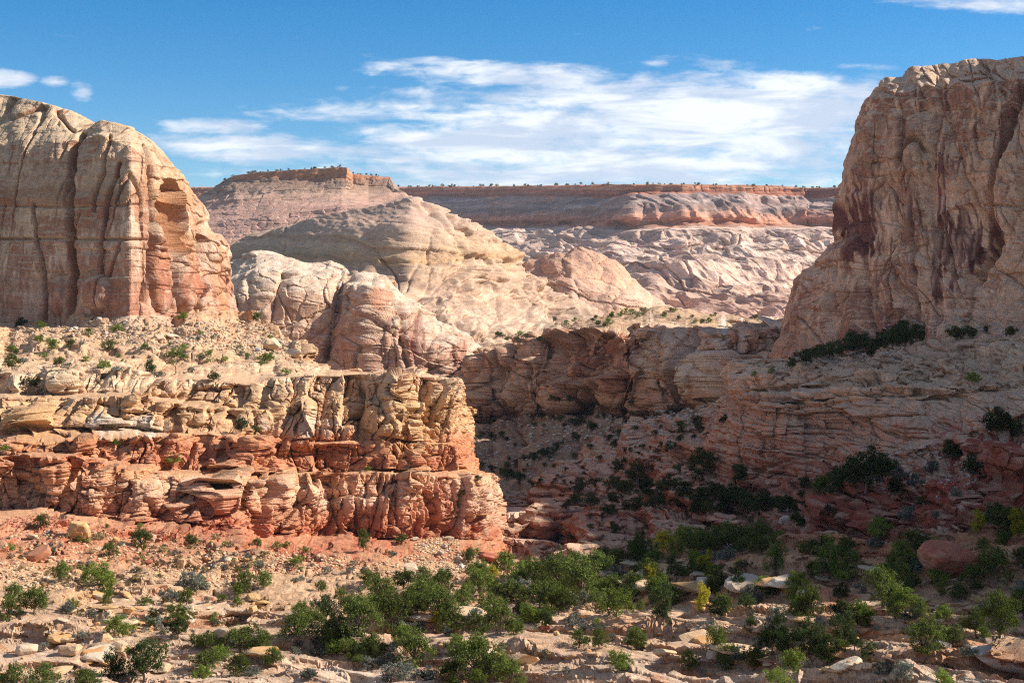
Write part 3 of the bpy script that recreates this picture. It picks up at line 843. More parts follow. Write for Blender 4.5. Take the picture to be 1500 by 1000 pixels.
lb = sheet('butte', [hid(lr, 60, 300), hid(lr, 4, 60), lr, l1, l2, l3, l4], -190, 371, UNIT,
           rockdisp([('P', 80, 300, 3, 4), ('V', 30, 1.4, 3), ('N', 90, 5, 4, 33, 'h'), ('L', 46, 2.0, 14), ('L', 12, 1.6, 6), ('L', 5, .6, 7), ('X', 50, 18, .02, 15), ('X', 22, 6, .03, 45), ('F', 60, 130, 1.6, .6, 17, lambda c: 0.35 + 0.65 * sst(c['PX'], 190, 240)), ('F', 20, 26, 2.6, .9, 27, lambda c: 0.15 + 0.85 * sst(c['PX'], 190, 240)), ('N', 22, 1.8, 5, 17, 'h'), ('N', 6, 0.8, 3, 19, 'h')], tilt=(0.02, 0), warp=(130, 6)),
           painter([(130, (0.50, 0.40, 0.26)), (220, (0.52, 0.40, 0.27)), (270, (0.51, 0.38, 0.25)), (280, (0.40, 0.27, 0.17)), (302, (0.42, 0.29, 0.19)), (308, (0.56, 0.44, 0.31)), (345, (0.56, 0.43, 0.30)), (351, (0.36, 0.24, 0.16)), (357, (0.54, 0.42, 0.31)), (400, (0.54, 0.41, 0.30)), (412, (0.46, 0.31, 0.22)), (440, (0.50, 0.36, 0.27)), (480, (0.48, 0.30, 0.21))],
                   warp=(90, 4), tint=((5, 0.08, 1), (26, 0.07, 2)), altk=0.12, streak=(4, 0.5, (0.30, 0.14, 0.09)), varnish=(40, 0.08, 0.7, (0.33, 0.15, 0.09)), flat=((0.54, 0.44, 0.30), 0.6, 0.6)),
           feats=[('crack', [(118, 195), (107, 215), (106, 290), (105, 380), (104, 475)], 3.6, 70), ('crack', [(52, 300), (54, 345), (62, 400), (64, 470)], 2, 22), ('crack', [(160, 200), (150, 260), (138, 310)], 2, 20), ('crack', [(176, 240), (160, 290), (150, 350), (148, 400)], 2, 22),
                  ('crack', [(160, 405), (172, 370), (178, 355)], 1.6, 14), ('crack', [(212, 215), (222, 260), (220, 340), (214, 440)], 3, 30), ('bump', 250, 318, 24, 58, -55, 2.5), ('crack', [(238, 250), (262, 310), (276, 350)], 4, 12), ('crack', [(253, 358), (252, 400), (250, 450)], 3.2, 44), ('crack', [(214, 358), (285, 362)], 2.5, 7),
                  ('crack', [(0, 350), (100, 350), (210, 352)], 2.2, 7), ('bump', 268, 410, 15, 52, 24, 2), ('bump', 234, 410, 15, 52, 14, 2), ('bump', 316, 362, 10, 22, 8, 2), ('bump', 322, 410, 12, 50, 9, 2), ('bump', 290, 425, 12, 34, 16, 2), ('crack', [(297, 330), (300, 400), (298, 460)], 4, 34), ('bump', 232, 345, 12, 22, 10, 2),
                  ('crack', [(0, 302), (110, 304), (200, 300)], 1.8, 4), ('bump', 160, 190, 30, 16, 6, 2), ('bump', 145, 430, 22, 26, 16, 2), ('bump', 84, 435, 9, 30, 8, 2)],
           patches=[(232, 400, 14, 50, (0.36, 0.14, 0.08), .85), (268, 410, 13, 48, (0.38, 0.15, 0.08), .85), (205, 400, 22, 60, (0.40, 0.20, 0.12), .7), (205, 285, 18, 30, (0.38, 0.19, 0.11), .7), (150, 325, 10, 26, (0.32, 0.15, 0.10), .7), (100, 372, 8, 10, (0.33, 0.15, 0.10), .6), (253, 318, 22, 56, (0.48, 0.24, 0.11), .85),
                    (320, 420, 18, 50, (0.52, 0.27, 0.14), .7), (290, 330, 20, 60, (0.50, 0.28, 0.15), .6), (235, 260, 30, 40, (0.52, 0.33, 0.19), .5), (85, 445, 6, 18, (0.42, 0.18, 0.10), .7), (10, 470, 60, 14, (0.40, 0.22, 0.15), .5)],
           step=1.1, vstep=1.05, jit=[(0, 0), (0, 0), (2.5, 2), (4, 3), (0, 0), (0, 0), (0, 0)])
struct(lb, 'tall sunlit sandstone butte with long vertical cracks at the left')
lb.data.materials.append(M_B)

# ================================================================== left terraces and the sunlit prow
UNIT = 0.12
WR = lambda pts: pts
c0 = [(-200, 470, 440), (0, 470, 425), (60, 462, 425), (150, 448, 425), (200, 448, 430), (300, 452, 455), (340, 458, 480), (352, 464, 480), (370, 463, 470), (392, 470, 450), (415, 490, 420), (440, 500, 400), (455, 526, 380), (475, 542, 360), (520, 545, 350), (580, 545, 346), (640, 549, 345), (664, 553, 345), (676, 570, 345, 676), (678, 580, 352, 720), (690, 600, 380, 745), (690, 600, 420, 760)]
c1 = [(-200, 500, 375), (0, 500, 370), (100, 496, 370), (200, 492, 372), (300, 494, 385), (347, 500, 388), (400, 515, 380), (440, 525, 366), (475, 545, 350), (520, 546, 340), (580, 546, 336), (640, 550, 335), (664, 554, 335), (676, 571, 338, 676), (678, 582, 348, 720), (690, 602, 380, 745), (690, 602, 420, 760)]
c2 = [(-200, 528, 330), (0, 527, 325), (100, 524, 325), (200, 524, 325), (300, 528, 328), (400, 535, 328), (440, 540, 325), (475, 547, 320), (520, 547, 318), (580, 547, 318), (640, 551, 320), (664, 555, 322), (676, 573, 330, 676), (679, 585, 345, 720), (690, 604, 380, 745), (690, 604, 420, 760)]
c3 = [(-200, 543, 285), (0, 545, 282), (60, 543, 282), (130, 541, 282), (190, 547, 284), (250, 556, 286), (320, 558, 288), (380, 562, 289), (400, 556, 289), (440, 551, 290), (470, 549, 290), (520, 548, 290), (580, 548, 293), (640, 553, 296), (664, 557, 300), (677, 575, 312, 676), (680, 588, 335, 720), (691, 606, 375, 745), (691, 606, 420, 760)]
c4 = [(-200, 575, 279), (0, 577, 277), (100, 577, 277), (175, 576, 277), (260, 580, 280), (330, 592, 283), (390, 600, 284), (420, 578, 285), (470, 570, 286), (520, 574, 288), (600, 576, 290), (664, 585, 296), (674, 600, 308, 676), (678, 615, 330, 720), (691, 640, 370, 745), (691, 640, 420, 760)]
c5 = [(-200, 582, 268), (0, 583, 266), (100, 582, 266), (190, 584, 268), (260, 590, 272), (330, 598, 276), (390, 603, 279), (420, 590, 282), (470, 590, 283), (520, 592, 285), (600, 595, 288), (662, 600, 294), (672, 615, 306, 676), (678, 630, 328, 720), (691, 660, 370, 745), (691, 660, 420, 760)]
c6 = [(-200, 632, 262), (0, 634, 260), (60, 628, 260), (110, 626, 261), (190, 628, 262), (257, 634, 264), (330, 634, 267), (380, 640, 271), (400, 640, 276), (470, 645, 278), (520, 645, 281), (600, 648, 285), (668, 648, 291), (674, 660, 304, 676), (680, 680, 325, 720), (700, 690, 360, 745), (700, 700, 420, 760)]
c7 = [(-200, 648, 248), (0, 650, 247), (60, 648, 247), (110, 645, 248), (190, 641, 251), (257, 638, 255), (330, 638, 260), (365, 643, 262), (395, 645, 266), (405, 646, 274), (470, 650, 276), (520, 650, 279), (600, 653, 283), (672, 655, 289), (678, 668, 302, 676), (684, 688, 322, 720), (705, 700, 355, 745), (705, 710, 420, 760)]
c8 = [(-200, 668, 245), (0, 668, 244), (100, 664, 245), (190, 680, 248), (257, 688, 252), (330, 690, 257), (365, 694, 260), (395, 692, 264), (405, 690, 272), (470, 688, 274), (520, 688, 277), (600, 690, 281), (678, 690, 287), (688, 694, 299, 676), (710, 700, 312, 720), (730, 720, 340, 745), (730, 730, 420, 760)]
c9 = [(-200, 675, 234), (0, 672, 234), (60, 668, 235), (110, 666, 236), (150, 676, 238), (200, 690, 240), (257, 700, 243), (330, 704, 247), (365, 705, 250), (395, 700, 257), (405, 698, 262), (470, 696, 266), (520, 696, 270), (600, 698, 274), (678, 700, 280), (700, 704, 284, 700), (722, 716, 296, 722), (740, 735, 320, 745), (740, 745, 420, 760)]
c10 = [(-200, 745, 229), (0, 745, 229), (60, 742, 230), (110, 750, 232), (200, 762, 235), (257, 765, 238), (300, 770, 240), (345, 790, 243), (365, 790, 247), (400, 780, 256), (470, 785, 261), (520, 788, 265), (600, 788, 270), (660, 788, 276), (700, 790, 280), (732, 795, 287, 726), (744, 800, 305, 745), (746, 800, 420, 760)]
c11 = [(-200, 765, 215), (0, 762, 214), (100, 775, 216), (200, 788, 220), (300, 800, 224), (400, 805, 236), (500, 812, 240), (600, 810, 250), (700, 815, 262), (735, 820, 275, 730), (748, 822, 300, 745), (752, 822, 420, 760)]
c12 = [(-200, 830, 165), (0, 835, 162), (200, 860, 162), (400, 880, 165), (600, 880, 180), (700, 870, 200), (760, 860, 220, 760)]
c13 = [(-200, 940, 120), (400, 980, 125), (760, 950, 150)]
slopeL = lambda c: 1 - np.maximum(sst(c['PY'], 540, 552), sst(c['PX'], 425, 450)) * (1 - sst(c['PY'], 758 + 0.045 * np.clip(c['PX'], 0, 700), 775 + 0.045 * np.clip(c['PX'], 0, 700)))
wallL = lambda c: (1 - slopeL(c)) * (1 - 0.8 * sst(c['U'], 640, 674) * (1 - 0.5 * sst(c['PY'], 690, 700)))
rough = lambda c: 0.35 + 0.65 * np.maximum(sst(c['PY'], 610, 650), sst(c['PX'], 380, 470) * sst(c['PY'], 548, 560))
dspL0 = rockdisp([('N', 90, 16, 3, 3, 'n', slopeL), ('N', 26, 5, 3, 13, 'n', slopeL), ('T', 26, .9, 2, slopeL), ('T', 9, .9, 3, slopeL), ('N', 120, 10, 3, 33, 'h', wallL)], warp=(110, 8))
dspL = rockdisp([('P', 90, 160, 17, 44, wallL), ('L', 40, 2, 14), ('L', 14, 1.6, 6), ('L', 5, 0.9, 26), ('F', 50, 130, 22, .7, 8, wallL), ('F', 26, 44, 9, 1.0, 18, wallL), ('F', 15, 13, 3.6, 1.0, 38, rough), ('F', 8, 6, 1.7, 1.0, 28, rough), ('X', 40, 14, .05, 15), ('X', 17, 5, .06, 25), ('N', 22, 2.4, 4, 17, 'h'), ('N', 6, 0.7, 3, 19, 'h')], warp=(110, 8))
lc = sheet('cliff', [hid(c0, 20, 60), c0, c1, c2, c3, c4, c5, c6, c7, c8, c9, c10, c11, c12, c13], -190, 760, UNIT,
           [dspL0, dspL],
           painter([(450, (0.52, 0.38, 0.24)), (500, (0.52, 0.37, 0.23)), (525, (0.58, 0.43, 0.27)), (545, (0.66, 0.53, 0.37)), (575, (0.60, 0.44, 0.27)), (600, (0.61, 0.42, 0.23)), (630, (0.62, 0.42, 0.24)), (645, (0.52, 0.25, 0.13)), (680, (0.47, 0.20, 0.11)), (695, (0.56, 0.33, 0.18)), (705, (0.62, 0.42, 0.28)), (730, (0.60, 0.40, 0.27)), (755, (0.50, 0.25, 0.15)), (775, (0.44, 0.17, 0.10)), (800, (0.42, 0.16, 0.09)), (818, (0.45, 0.24, 0.14)), (835, (0.49, 0.34, 0.21)), (860, (0.50, 0.37, 0.24)), (900, (0.50, 0.38, 0.25))],
                   warp=(60, 9), tint=((6, 0.12, 1), (20, 0.12, 2)), alt=(0.52, 0.27, 0.13), altk=0.4, streak=(5, 0.4, (0.32, 0.13, 0.08)), varnish=(34, 0.36, 0.6, (0.42, 0.19, 0.10)), flat=((0.50, 0.33, 0.19), 0.72, 0.5)),
           feats=[('bump', 55, 560, 60, 16, 12, 1.5), ('bump', 215, 590, 42, 22, 12, 2), ('crack', [(262, 580), (260, 618)], 4, 18), ('bump', 305, 600, 42, 26, 12, 2), ('bump', 190, 622, 66, 26, 22, 1.2), ('bump', 40, 622, 55, 30, 26, 1.5), ('bump', 112, 650, 12, 18, 14, 2),
                  ('bump', 368, 668, 22, 30, 20, 2), ('crack', [(392, 560), (394, 620), (396, 700)], 5, 20), ('bump', 322, 720, 22, 40, 24, 2), ('crack', [(298, 690), (285, 740)], 6, 14), ('bump', 240, 720, 34, 30, 16, 2), ('bump', 150, 700, 40, 30, 14, 2), ('crack', [(100, 668), (104, 700), (90, 745)], 6, 16),
                  ('bump', 450, 610, 70, 50, 14, 1.5), ('crack', [(528, 556), (530, 600), (526, 640)], 5, 16), ('bump', 575, 590, 44, 60, 16, 1.5), ('bump', 560, 650, 24, 44, 18, 2), ('crack', [(607, 560), (622, 600), (636, 640)], 4, 12), ('bump', 648, 575, 26, 22, 12, 2), ('bump', 600, 690, 24, 32, 18, 2), ('crack', [(622, 722), (640, 775)], 5, 14), ('crack', [(672, 720), (676, 770)], 3, 9),
                  ('bump', 470, 680, 60, 36, -10, 2), ('bump', 660, 740, 30, 40, 8, 2), ('bump', 545, 735, 26, 20, 8, 2), ('bump', 335, 800, 16, 34, 16, 2)],
           patches=[(190, 622, 62, 16, (0.62, 0.56, 0.46), .8), (40, 560, 200, 16, (0.62, 0.53, 0.38), .5), (640, 742, 36, 38, (0.45, 0.18, 0.11), .85), (320, 765, 22, 26, (0.44, 0.15, 0.09), .8), (60, 700, 50, 26, (0.52, 0.28, 0.17), .6), (300, 662, 90, 16, (0.46, 0.20, 0.12), .8), (50, 625, 50, 26, (0.56, 0.34, 0.15), .6),
                    (500, 675, 50, 24, (0.44, 0.20, 0.11), .7), (455, 625, 60, 16, (0.64, 0.54, 0.44), .5), (600, 620, 50, 60, (0.62, 0.43, 0.22), .5), (700, 750, 40, 40, (0.62, 0.46, 0.34), .5), (480, 735, 50, 14, (0.62, 0.52, 0.42), .5), (420, 760, 60, 16, (0.46, 0.26, 0.14), .6), (480, 800, 120, 14, (0.42, 0.15, 0.09), .8), (160, 790, 200, 14, (0.46, 0.19, 0.11), .6)],
           step=1.05, vstep=1.0, jit=[(12, 3), (12, 3), (9, 3), (7, 3), (4, 3), (6, 3), (6, 4.5), (5, 3), (7, 4.5), (5, 3), (8, 4), (5, 2), (0, 0), (0, 0), (0, 0)])
struct(lc, 'sunlit terraced cliffs of cream and red sandstone at the left')
lc.data.materials.append(M_NEAR)
for m_ in (M_NEAR,):
    pass

# ================================================================== right terraces
UNIT = 0.14
v0 = [(660, 790, 330), (690, 765, 360), (740, 730, 400), (820, 690, 430), (900, 650, 440), (960, 622, 430), (1030, 604, 412), (1060, 585, 397), (1085, 556, 388), (1100, 550, 384), (1130, 547, 400), (1160, 540, 410), (1220, 528, 405), (1300, 515, 390), (1400, 502, 380), (1500, 488, 372), (1800, 450, 350)]
v1 = [(660, 795, 322), (690, 772, 345), (740, 745, 368), (820, 712, 388), (900, 675, 398), (960, 652, 390), (1030, 630, 372), (1066, 592, 356), (1085, 565, 350), (1110, 556, 346), (1150, 556, 342), (1200, 549, 335), (1300, 543, 322), (1400, 538, 312), (1500, 530, 300), (1800, 500, 285)]
v1b = [(660, 798, 318), (690, 776, 340), (740, 752, 358), (820, 722, 374), (900, 688, 384), (960, 664, 378), (1030, 650, 362), (1066, 610, 350), (1085, 580, 345), (1110, 572, 341), (1150, 572, 337), (1200, 566, 330), (1300, 560, 317), (1400, 556, 307), (1500, 552, 295), (1800, 520, 280)]
v2 = [(660, 802, 310), (690, 785, 330), (740, 768, 340), (820, 748, 350), (900, 728, 350), (960, 715, 345), (1030, 704, 338), (1080, 702, 333), (1130, 703, 327), (1180, 700, 320), (1230, 678, 314), (1270, 664, 306), (1330, 652, 296), (1400, 632, 288), (1500, 600, 282), (1800, 570, 270)]
v3 = [(660, 815, 300), (740, 795, 312), (820, 782, 315), (900, 772, 305), (1000, 760, 298), (1100, 752, 285), (1200, 738, 262), (1300, 715, 240), (1400, 690, 228), (1500, 660, 218), (1800, 600, 200)]
v4 = [(660, 840, 285), (900, 815, 275), (1050, 805, 255), (1150, 805, 225), (1300, 815, 200), (1500, 815, 180), (1800, 820, 160)]
v5 = [(660, 930, 240), (1150, 900, 190), (1800, 960, 140)]
slopeR = lambda c: 1 - sst(c['PX'], 1010, 1070) * sst(c['PY'], 555, 570) * (1 - sst(c['PY'] + 0.28 * np.clip(c['PX'] - 1180, 0, 400), 700, 716))
v1c = [(p[0], p[1] + 6, p[2] - 9) for p in v1b]
v1d = [(p[0], p[1] + 20, p[2] - 11) for p in v1b]
v1e = [(p[0], p[1] + 24, p[2] - 16) for p in v1b]
v2 = [(p[0], p[1], p[2] - 14) for p in v2]
v2b = [(p[0] + 0, p[1] + 8, p[2] - 16) for p in v2]
v2c = [(p[0] + 0, p[1] + 22, p[2] - 19) for p in v2]
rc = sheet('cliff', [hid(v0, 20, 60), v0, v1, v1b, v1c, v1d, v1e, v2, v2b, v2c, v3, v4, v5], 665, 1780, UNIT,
           [rockdisp([('N', 110, 30, 3, 3, 'n', slopeR), ('N', 34, 8, 3, 13, 'n', slopeR), ('R', 70, 10, 3, 23, 'n', slopeR), ('T', 44, .95, 2, slopeR), ('T', 14, .95, 3, slopeR)], tilt=(0.16, 0), warp=(110, 9)),
            rockdisp([('P', 110, 90, 5, 4), ('N', 90, 7, 4, 33, 'h'), ('L', 34, 11, 14), ('L', 13, 4.5, 6), ('L', 5, 1.3, 26), ('F', 66, 40, 9, .9, 8), ('F', 22, 12, 4, 1, 18), ('X', 50, 6, .05, 15), ('V', 9, .8, 3), ('N', 24, 2, 4, 17, 'h'), ('N', 7, 0.8, 3, 19, 'h')], tilt=(0.10, 0), warp=(110, 9))],
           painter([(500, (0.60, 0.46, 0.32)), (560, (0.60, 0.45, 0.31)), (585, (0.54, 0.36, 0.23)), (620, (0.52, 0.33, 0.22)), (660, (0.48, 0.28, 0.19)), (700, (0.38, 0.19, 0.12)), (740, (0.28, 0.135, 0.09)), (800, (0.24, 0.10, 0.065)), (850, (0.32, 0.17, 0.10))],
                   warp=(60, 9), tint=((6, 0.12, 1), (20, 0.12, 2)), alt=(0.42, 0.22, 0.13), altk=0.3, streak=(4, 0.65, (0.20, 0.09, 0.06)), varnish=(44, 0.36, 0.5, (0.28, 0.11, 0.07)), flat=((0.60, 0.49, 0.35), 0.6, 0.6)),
           feats=[('crack', [(1275, 640), (1290, 690)], 3, 5), ('crack', [(1150, 600), (1260, 590), (1400, 582)], 2.5, 7), ('crack', [(1410, 590), (1412, 622)], 4, 12), ('crack', [(1110, 690), (1200, 660), (1260, 650)], 3, 6), ('bump', 1440, 600, 46, 24, 12, 2), ('bump', 1460, 680, 60, 34, 22, 1.5), ('bump', 1200, 760, 60, 26, 22, 1.5), ('bump', 1270, 745, 50, 30, 26, 1.5),
                  ('bump', 1400, 750, 70, 24, 24, 1.5), ('bump', 870, 700, 40, 14, 14, 1.5), ('bump', 850, 770, 50, 20, 10, 1.5), ('bump', 1130, 640, 50, 50, 10, 1.5)],
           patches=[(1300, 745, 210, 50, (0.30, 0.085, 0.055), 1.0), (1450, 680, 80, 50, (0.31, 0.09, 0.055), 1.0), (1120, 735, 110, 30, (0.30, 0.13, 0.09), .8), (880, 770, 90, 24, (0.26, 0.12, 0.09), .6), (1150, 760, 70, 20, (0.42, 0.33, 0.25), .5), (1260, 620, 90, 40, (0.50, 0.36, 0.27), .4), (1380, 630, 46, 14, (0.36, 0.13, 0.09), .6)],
           step=1.1, vstep=1.05, jit=[(0, 0), (2, 3), (5, 6), (4, 6), (5, 6), (5, 5), (6, 5), (6, 4), (6, 5), (6, 5), (5, 4), (0, 0), (0, 0)])
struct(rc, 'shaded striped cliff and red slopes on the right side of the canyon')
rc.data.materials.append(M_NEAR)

# ---- shaded shelf that runs on from the foot of the prow
UNIT = 0.14
q0 = [(690, 748, 345), (740, 745, 345), (770, 744, 342), (800, 752, 338), (828, 768, 334), (850, 782, 328), (866, 800, 322), (880, 826, 315)]
q1 = [(690, 756, 322), (740, 753, 322), (770, 752, 320), (800, 760, 318), (828, 775, 314), (850, 790, 308), (866, 806, 306), (880, 832, 304)]
q2 = [(690, 784, 318), (740, 782, 318), (770, 784, 316), (800, 786, 314), (828, 796, 310), (850, 804, 305), (866, 814, 303), (880, 836, 302)]
q3 = [(690, 788, 306), (740, 788, 306), (770, 790, 305), (800, 792, 303), (828, 802, 300), (850, 812, 298), (866, 822, 297), (880, 842, 296)]
q4 = [(690, 830, 300), (740, 830, 300), (880, 860, 290)]
sh = sheet('cliff', [hid(q0, 40, 60), hid(q0, 2, 8), q0, q1, q2, q3, q4], 692, 885, UNIT,
           rockdisp([('N', 60, 5, 3, 33, 'n'), ('L', 14, 5, 14), ('L', 6, 2, 6), ('F', 26, 24, 8, .9, 8), ('F', 10, 8, 3, 1, 18), ('X', 22, 8, .05, 5)]),
           painter([(740, (0.62, 0.50, 0.38)), (775, (0.60, 0.46, 0.33)), (800, (0.58, 0.42, 0.31)), (822, (0.36, 0.16, 0.10)), (850, (0.30, 0.12, 0.08))], flat=((0.60, 0.50, 0.38), 0.6, 0.5)), step=1.0, vstep=1.0, jit=[(0, 0), (0, 0), (3, 2), (3, 3), (4, 3), (4, 3), (0, 0)])
struct(sh, 'low shaded shelf of cracked sandstone right of the sunlit prow')
sh.data.materials.append(M_NEAR)

# ================================================================== foreground ledges and wash
g0 = [(-300, 800, 215), (0, 830, 205), (200, 845, 205), (400, 870, 205), (520, 850, 225), (620, 840, 245), (700, 825, 262), (745, 815, 290), (800, 808, 300), (850, 812, 300), (900, 812, 292), (950, 800, 280), (1000, 795, 262), (1060, 795, 240), (1120, 795, 220), (1160, 793, 186), (1250, 790, 176), (1330, 786, 168), (1400, 784, 162), (1450, 770, 158), (1500, 760, 154), (1560, 740, 152), (1700, 680, 150), (1900, 560, 150), (2300, 330, 150)]
g1 = [(-300, 830, 175), (0, 850, 170), (200, 868, 168), (400, 886, 170), (600, 870, 185), (745, 850, 200), (900, 840, 195), (1050, 835, 170), (1160, 830, 150), (1300, 830, 142), (1400, 850, 134), (1500, 845, 130), (1700, 800, 126), (1900, 700, 124), (2300, 500, 120)]
g2 = [(-300, 880, 148), (0, 890, 143), (200, 895, 141), (400, 905, 140), (600, 905, 140), (800, 905, 138), (1000, 895, 130), (1200, 890, 120), (1400, 890, 114), (1500, 895, 108), (1700, 880, 104), (1900, 800, 100), (2300, 640, 96)]
g3 = [(-300, 935, 118), (0, 935, 118), (250, 940, 116), (500, 945, 114), (750, 950, 110), (1000, 945, 104), (1200, 945, 99), (1400, 945, 93), (1500, 950, 88), (1700, 950, 84), (1900, 920, 80), (2300, 800, 74)]
g4 = [(-300, 1005, 95), (0, 1005, 96), (400, 1005, 96), (750, 1010, 92), (1100, 1010, 87), (1500, 1020, 74), (1900, 1050, 64), (2300, 1000, 58)]
g5 = [(-300, 1200, 62), (750, 1200, 60), (1500, 1220, 50), (2300, 1300, 42)]
g6 = [(-1500, 3200, 12, -300), (750, 3200, 10), (3000, 3200, 10, 2300)]
UNIT = 0.07
gr = sheet('ground', [hid(g0, 12, 30), hid(g0, 0.5, 3), g0, g1, g2, g3, g4, g5, g6], -290, 2250, UNIT,
           [rockdisp([('N', 200, 22, 3, 33, 'n'), ('N', 50, 6, 3, 37, 'n'), ('T', 34, .95, 2), ('T', 14, .95, 3), ('T', 6, .8, 4)], tilt=(0.04, 0.26), warp=(160, 8)),
            rockdisp([('L', 12, 6, 6), ('L', 5, 2, 26), ('F', 40, 22, 5, 1, 8), ('F', 15, 8, 2.5, 1, 18), ('X', 26, 5, .06, 15), ('N', 18, 1.0, 5, 17, 'n')], tilt=(0.04, 0.26), warp=(160, 8))],
           painter([(780, (0.38, 0.18, 0.10)), (810, (0.41, 0.24, 0.145)), (850, (0.45, 0.32, 0.205)), (900, (0.48, 0.36, 0.24)), (960, (0.51, 0.39, 0.27)), (1000, (0.54, 0.43, 0.31))],
                   warp=(120, 16), tint=((7, 0.14, 1), (24, 0.14, 2)), alt=(0.46, 0.26, 0.13), altk=0.45, streak=(7, 0.35, (0.24, 0.13, 0.08)), varnish=(50, 0.36, 0.4, (0.40, 0.20, 0.10)), flat=((0.52, 0.42, 0.30), 0.75, 0.35), soil=((0.42, 0.22, 0.12), 60, 0.32, 0.75)),
           feats=[('bump', 1480, 960, 60, 46, 30, 1.5), ('bump', 1240, 1000, 90, 20, 10, 1.5), ('bump', 60, 960, 70, 22, 16, 1.5), ('bump', 250, 900, 120, 22, 22, 1.2), ('bump', 1350, 905, 130, 30, 16, 1.5)],
           patches=[(1270, 800, 150, 14, (0.48, 0.22, 0.12), .8), (905, 905, 46, 12, (0.46, 0.24, 0.12), .8), (560, 985, 100, 14, (0.58, 0.5, 0.4), .6), (190, 955, 60, 14, (0.58, 0.42, 0.28), .5)],
           step=1.1, vstep=1.0, maxn=260)
struct(gr, 'ledgy slickrock ground of the wash in the foreground')
gr.data.materials.append(rock_material('ledge_sandstone', 0.045, 1.1, 0.8))

# ---- unseen run of the canyon's right wall, added and shaped to cast shade
ys = [430, 380, 330, 290, 250, 215, 180, 150, 120, 95, 70, 45, 15]
tz = [92, 80, 66, 60, 66, 74, 76, 69, 69, 77, 83, 87, 92]
UNIT = 0.3
wt0 = [wp(210, y, z - 6, i * 100) for i, (y, z) in enumerate(zip(ys, tz))]
wt1 = [wp(172, y, z, i * 100) for i, (y, z) in enumerate(zip(ys, tz))]
wt2 = [wp(158, y, z - 10, i * 100) for i, (y, z) in enumerate(zip(ys, tz))]
wt3 = [wp(148, y, 8, i * 100) for i, (y, z) in enumerate(zip(ys, tz))]
wt4 = [wp(118, y, -30, i * 100) for i, (y, z) in enumerate(zip(ys, tz))]
wall = sheet('shade_wall', [wt0, wt1, wt2, wt3, wt4], 0, 1200, UNIT,
             rockdisp([('N', 70, 26, 5, 3, 'n'), ('P', 46, 90, 10, 4), ('L', 30, 5, 14), ('F', 30, 30, 5, .9, 8)]),
             painter([(0, (0.5, 0.38, 0.28)), (700, (0.5, 0.36, 0.26))]), step=3, vstep=6, maxn=60)
struct(wall, 'unseen sandstone wall added beyond the right edge to shade the canyon')
wall.data.materials.append(M_B)
run_jobs()
# ================================================================== loose rock
bpy.context.view_layer.update()
DG = bpy.context.evaluated_depsgraph_get()
rnd = random.Random(11)


def ray_dir(px, py):
    x = (px - 750) / FPX; v = -(py - 500) / FPX
    return Vector((x, CP + v * SP, -SP + v * CP)).normalized()


def hit_px(px, py):
    ok, loc, nor, idx, ob, mt = scene.ray_cast(DG, Vector((0, 0, 0)), ray_dir(px, py))
    return (loc, nor, ob) if ok else None


def drop(x, y, z0=400):
    ok, loc, nor, idx, ob, mt = scene.ray_cast(DG, Vector((x, y, z0)), Vector((0, 0, -1)))
    return (loc, nor, ob) if ok else None


import bmesh


def stone_mesh(seed, sub=3, cuts=11, flat=1.0, rounded=False):
    r = random.Random(seed)
    bm = bmesh.new()
    bmesh.ops.create_icosphere(bm, subdivisions=sub, radius=1.0)
    planes = []
    for i in range(cuts):
        n = Vector((r.gauss(0, 1), r.gauss(0, 1), r.gauss(0, 1))).normalized()
        planes.append((n, r.uniform(0.55, 0.85)))
    if not rounded:
        planes += [(Vector((0, 0, 1)), 0.55), (Vector((0, 0, -1)), 0.5)]
    sc = (r.uniform(0.85, 1.25), r.uniform(0.7, 1.0), r.uniform(0.6, 0.9) * flat)
    from mathutils import noise as mn
    for v in bm.verts:
        p = v.co.copy()
        for n, d in planes:
            k = p.dot(n) - d
            if k > 0:
                p -= n * k * (0.55 if rounded else 1.0)
        q = p * 2.3 + Vector((seed, 0, 0))
        p += p.normalized() * (0.06 * mn.noise(q) + 0.035 * mn.noise(q * 3) + 0.02 * mn.noise(q * 8))
        v.co = Vector((p.x * sc[0], p.y * sc[1], p.z * sc[2]))
    me = bpy.data.meshes.new('boulder')
    bm.to_mesh(me); bm.free()
    return me


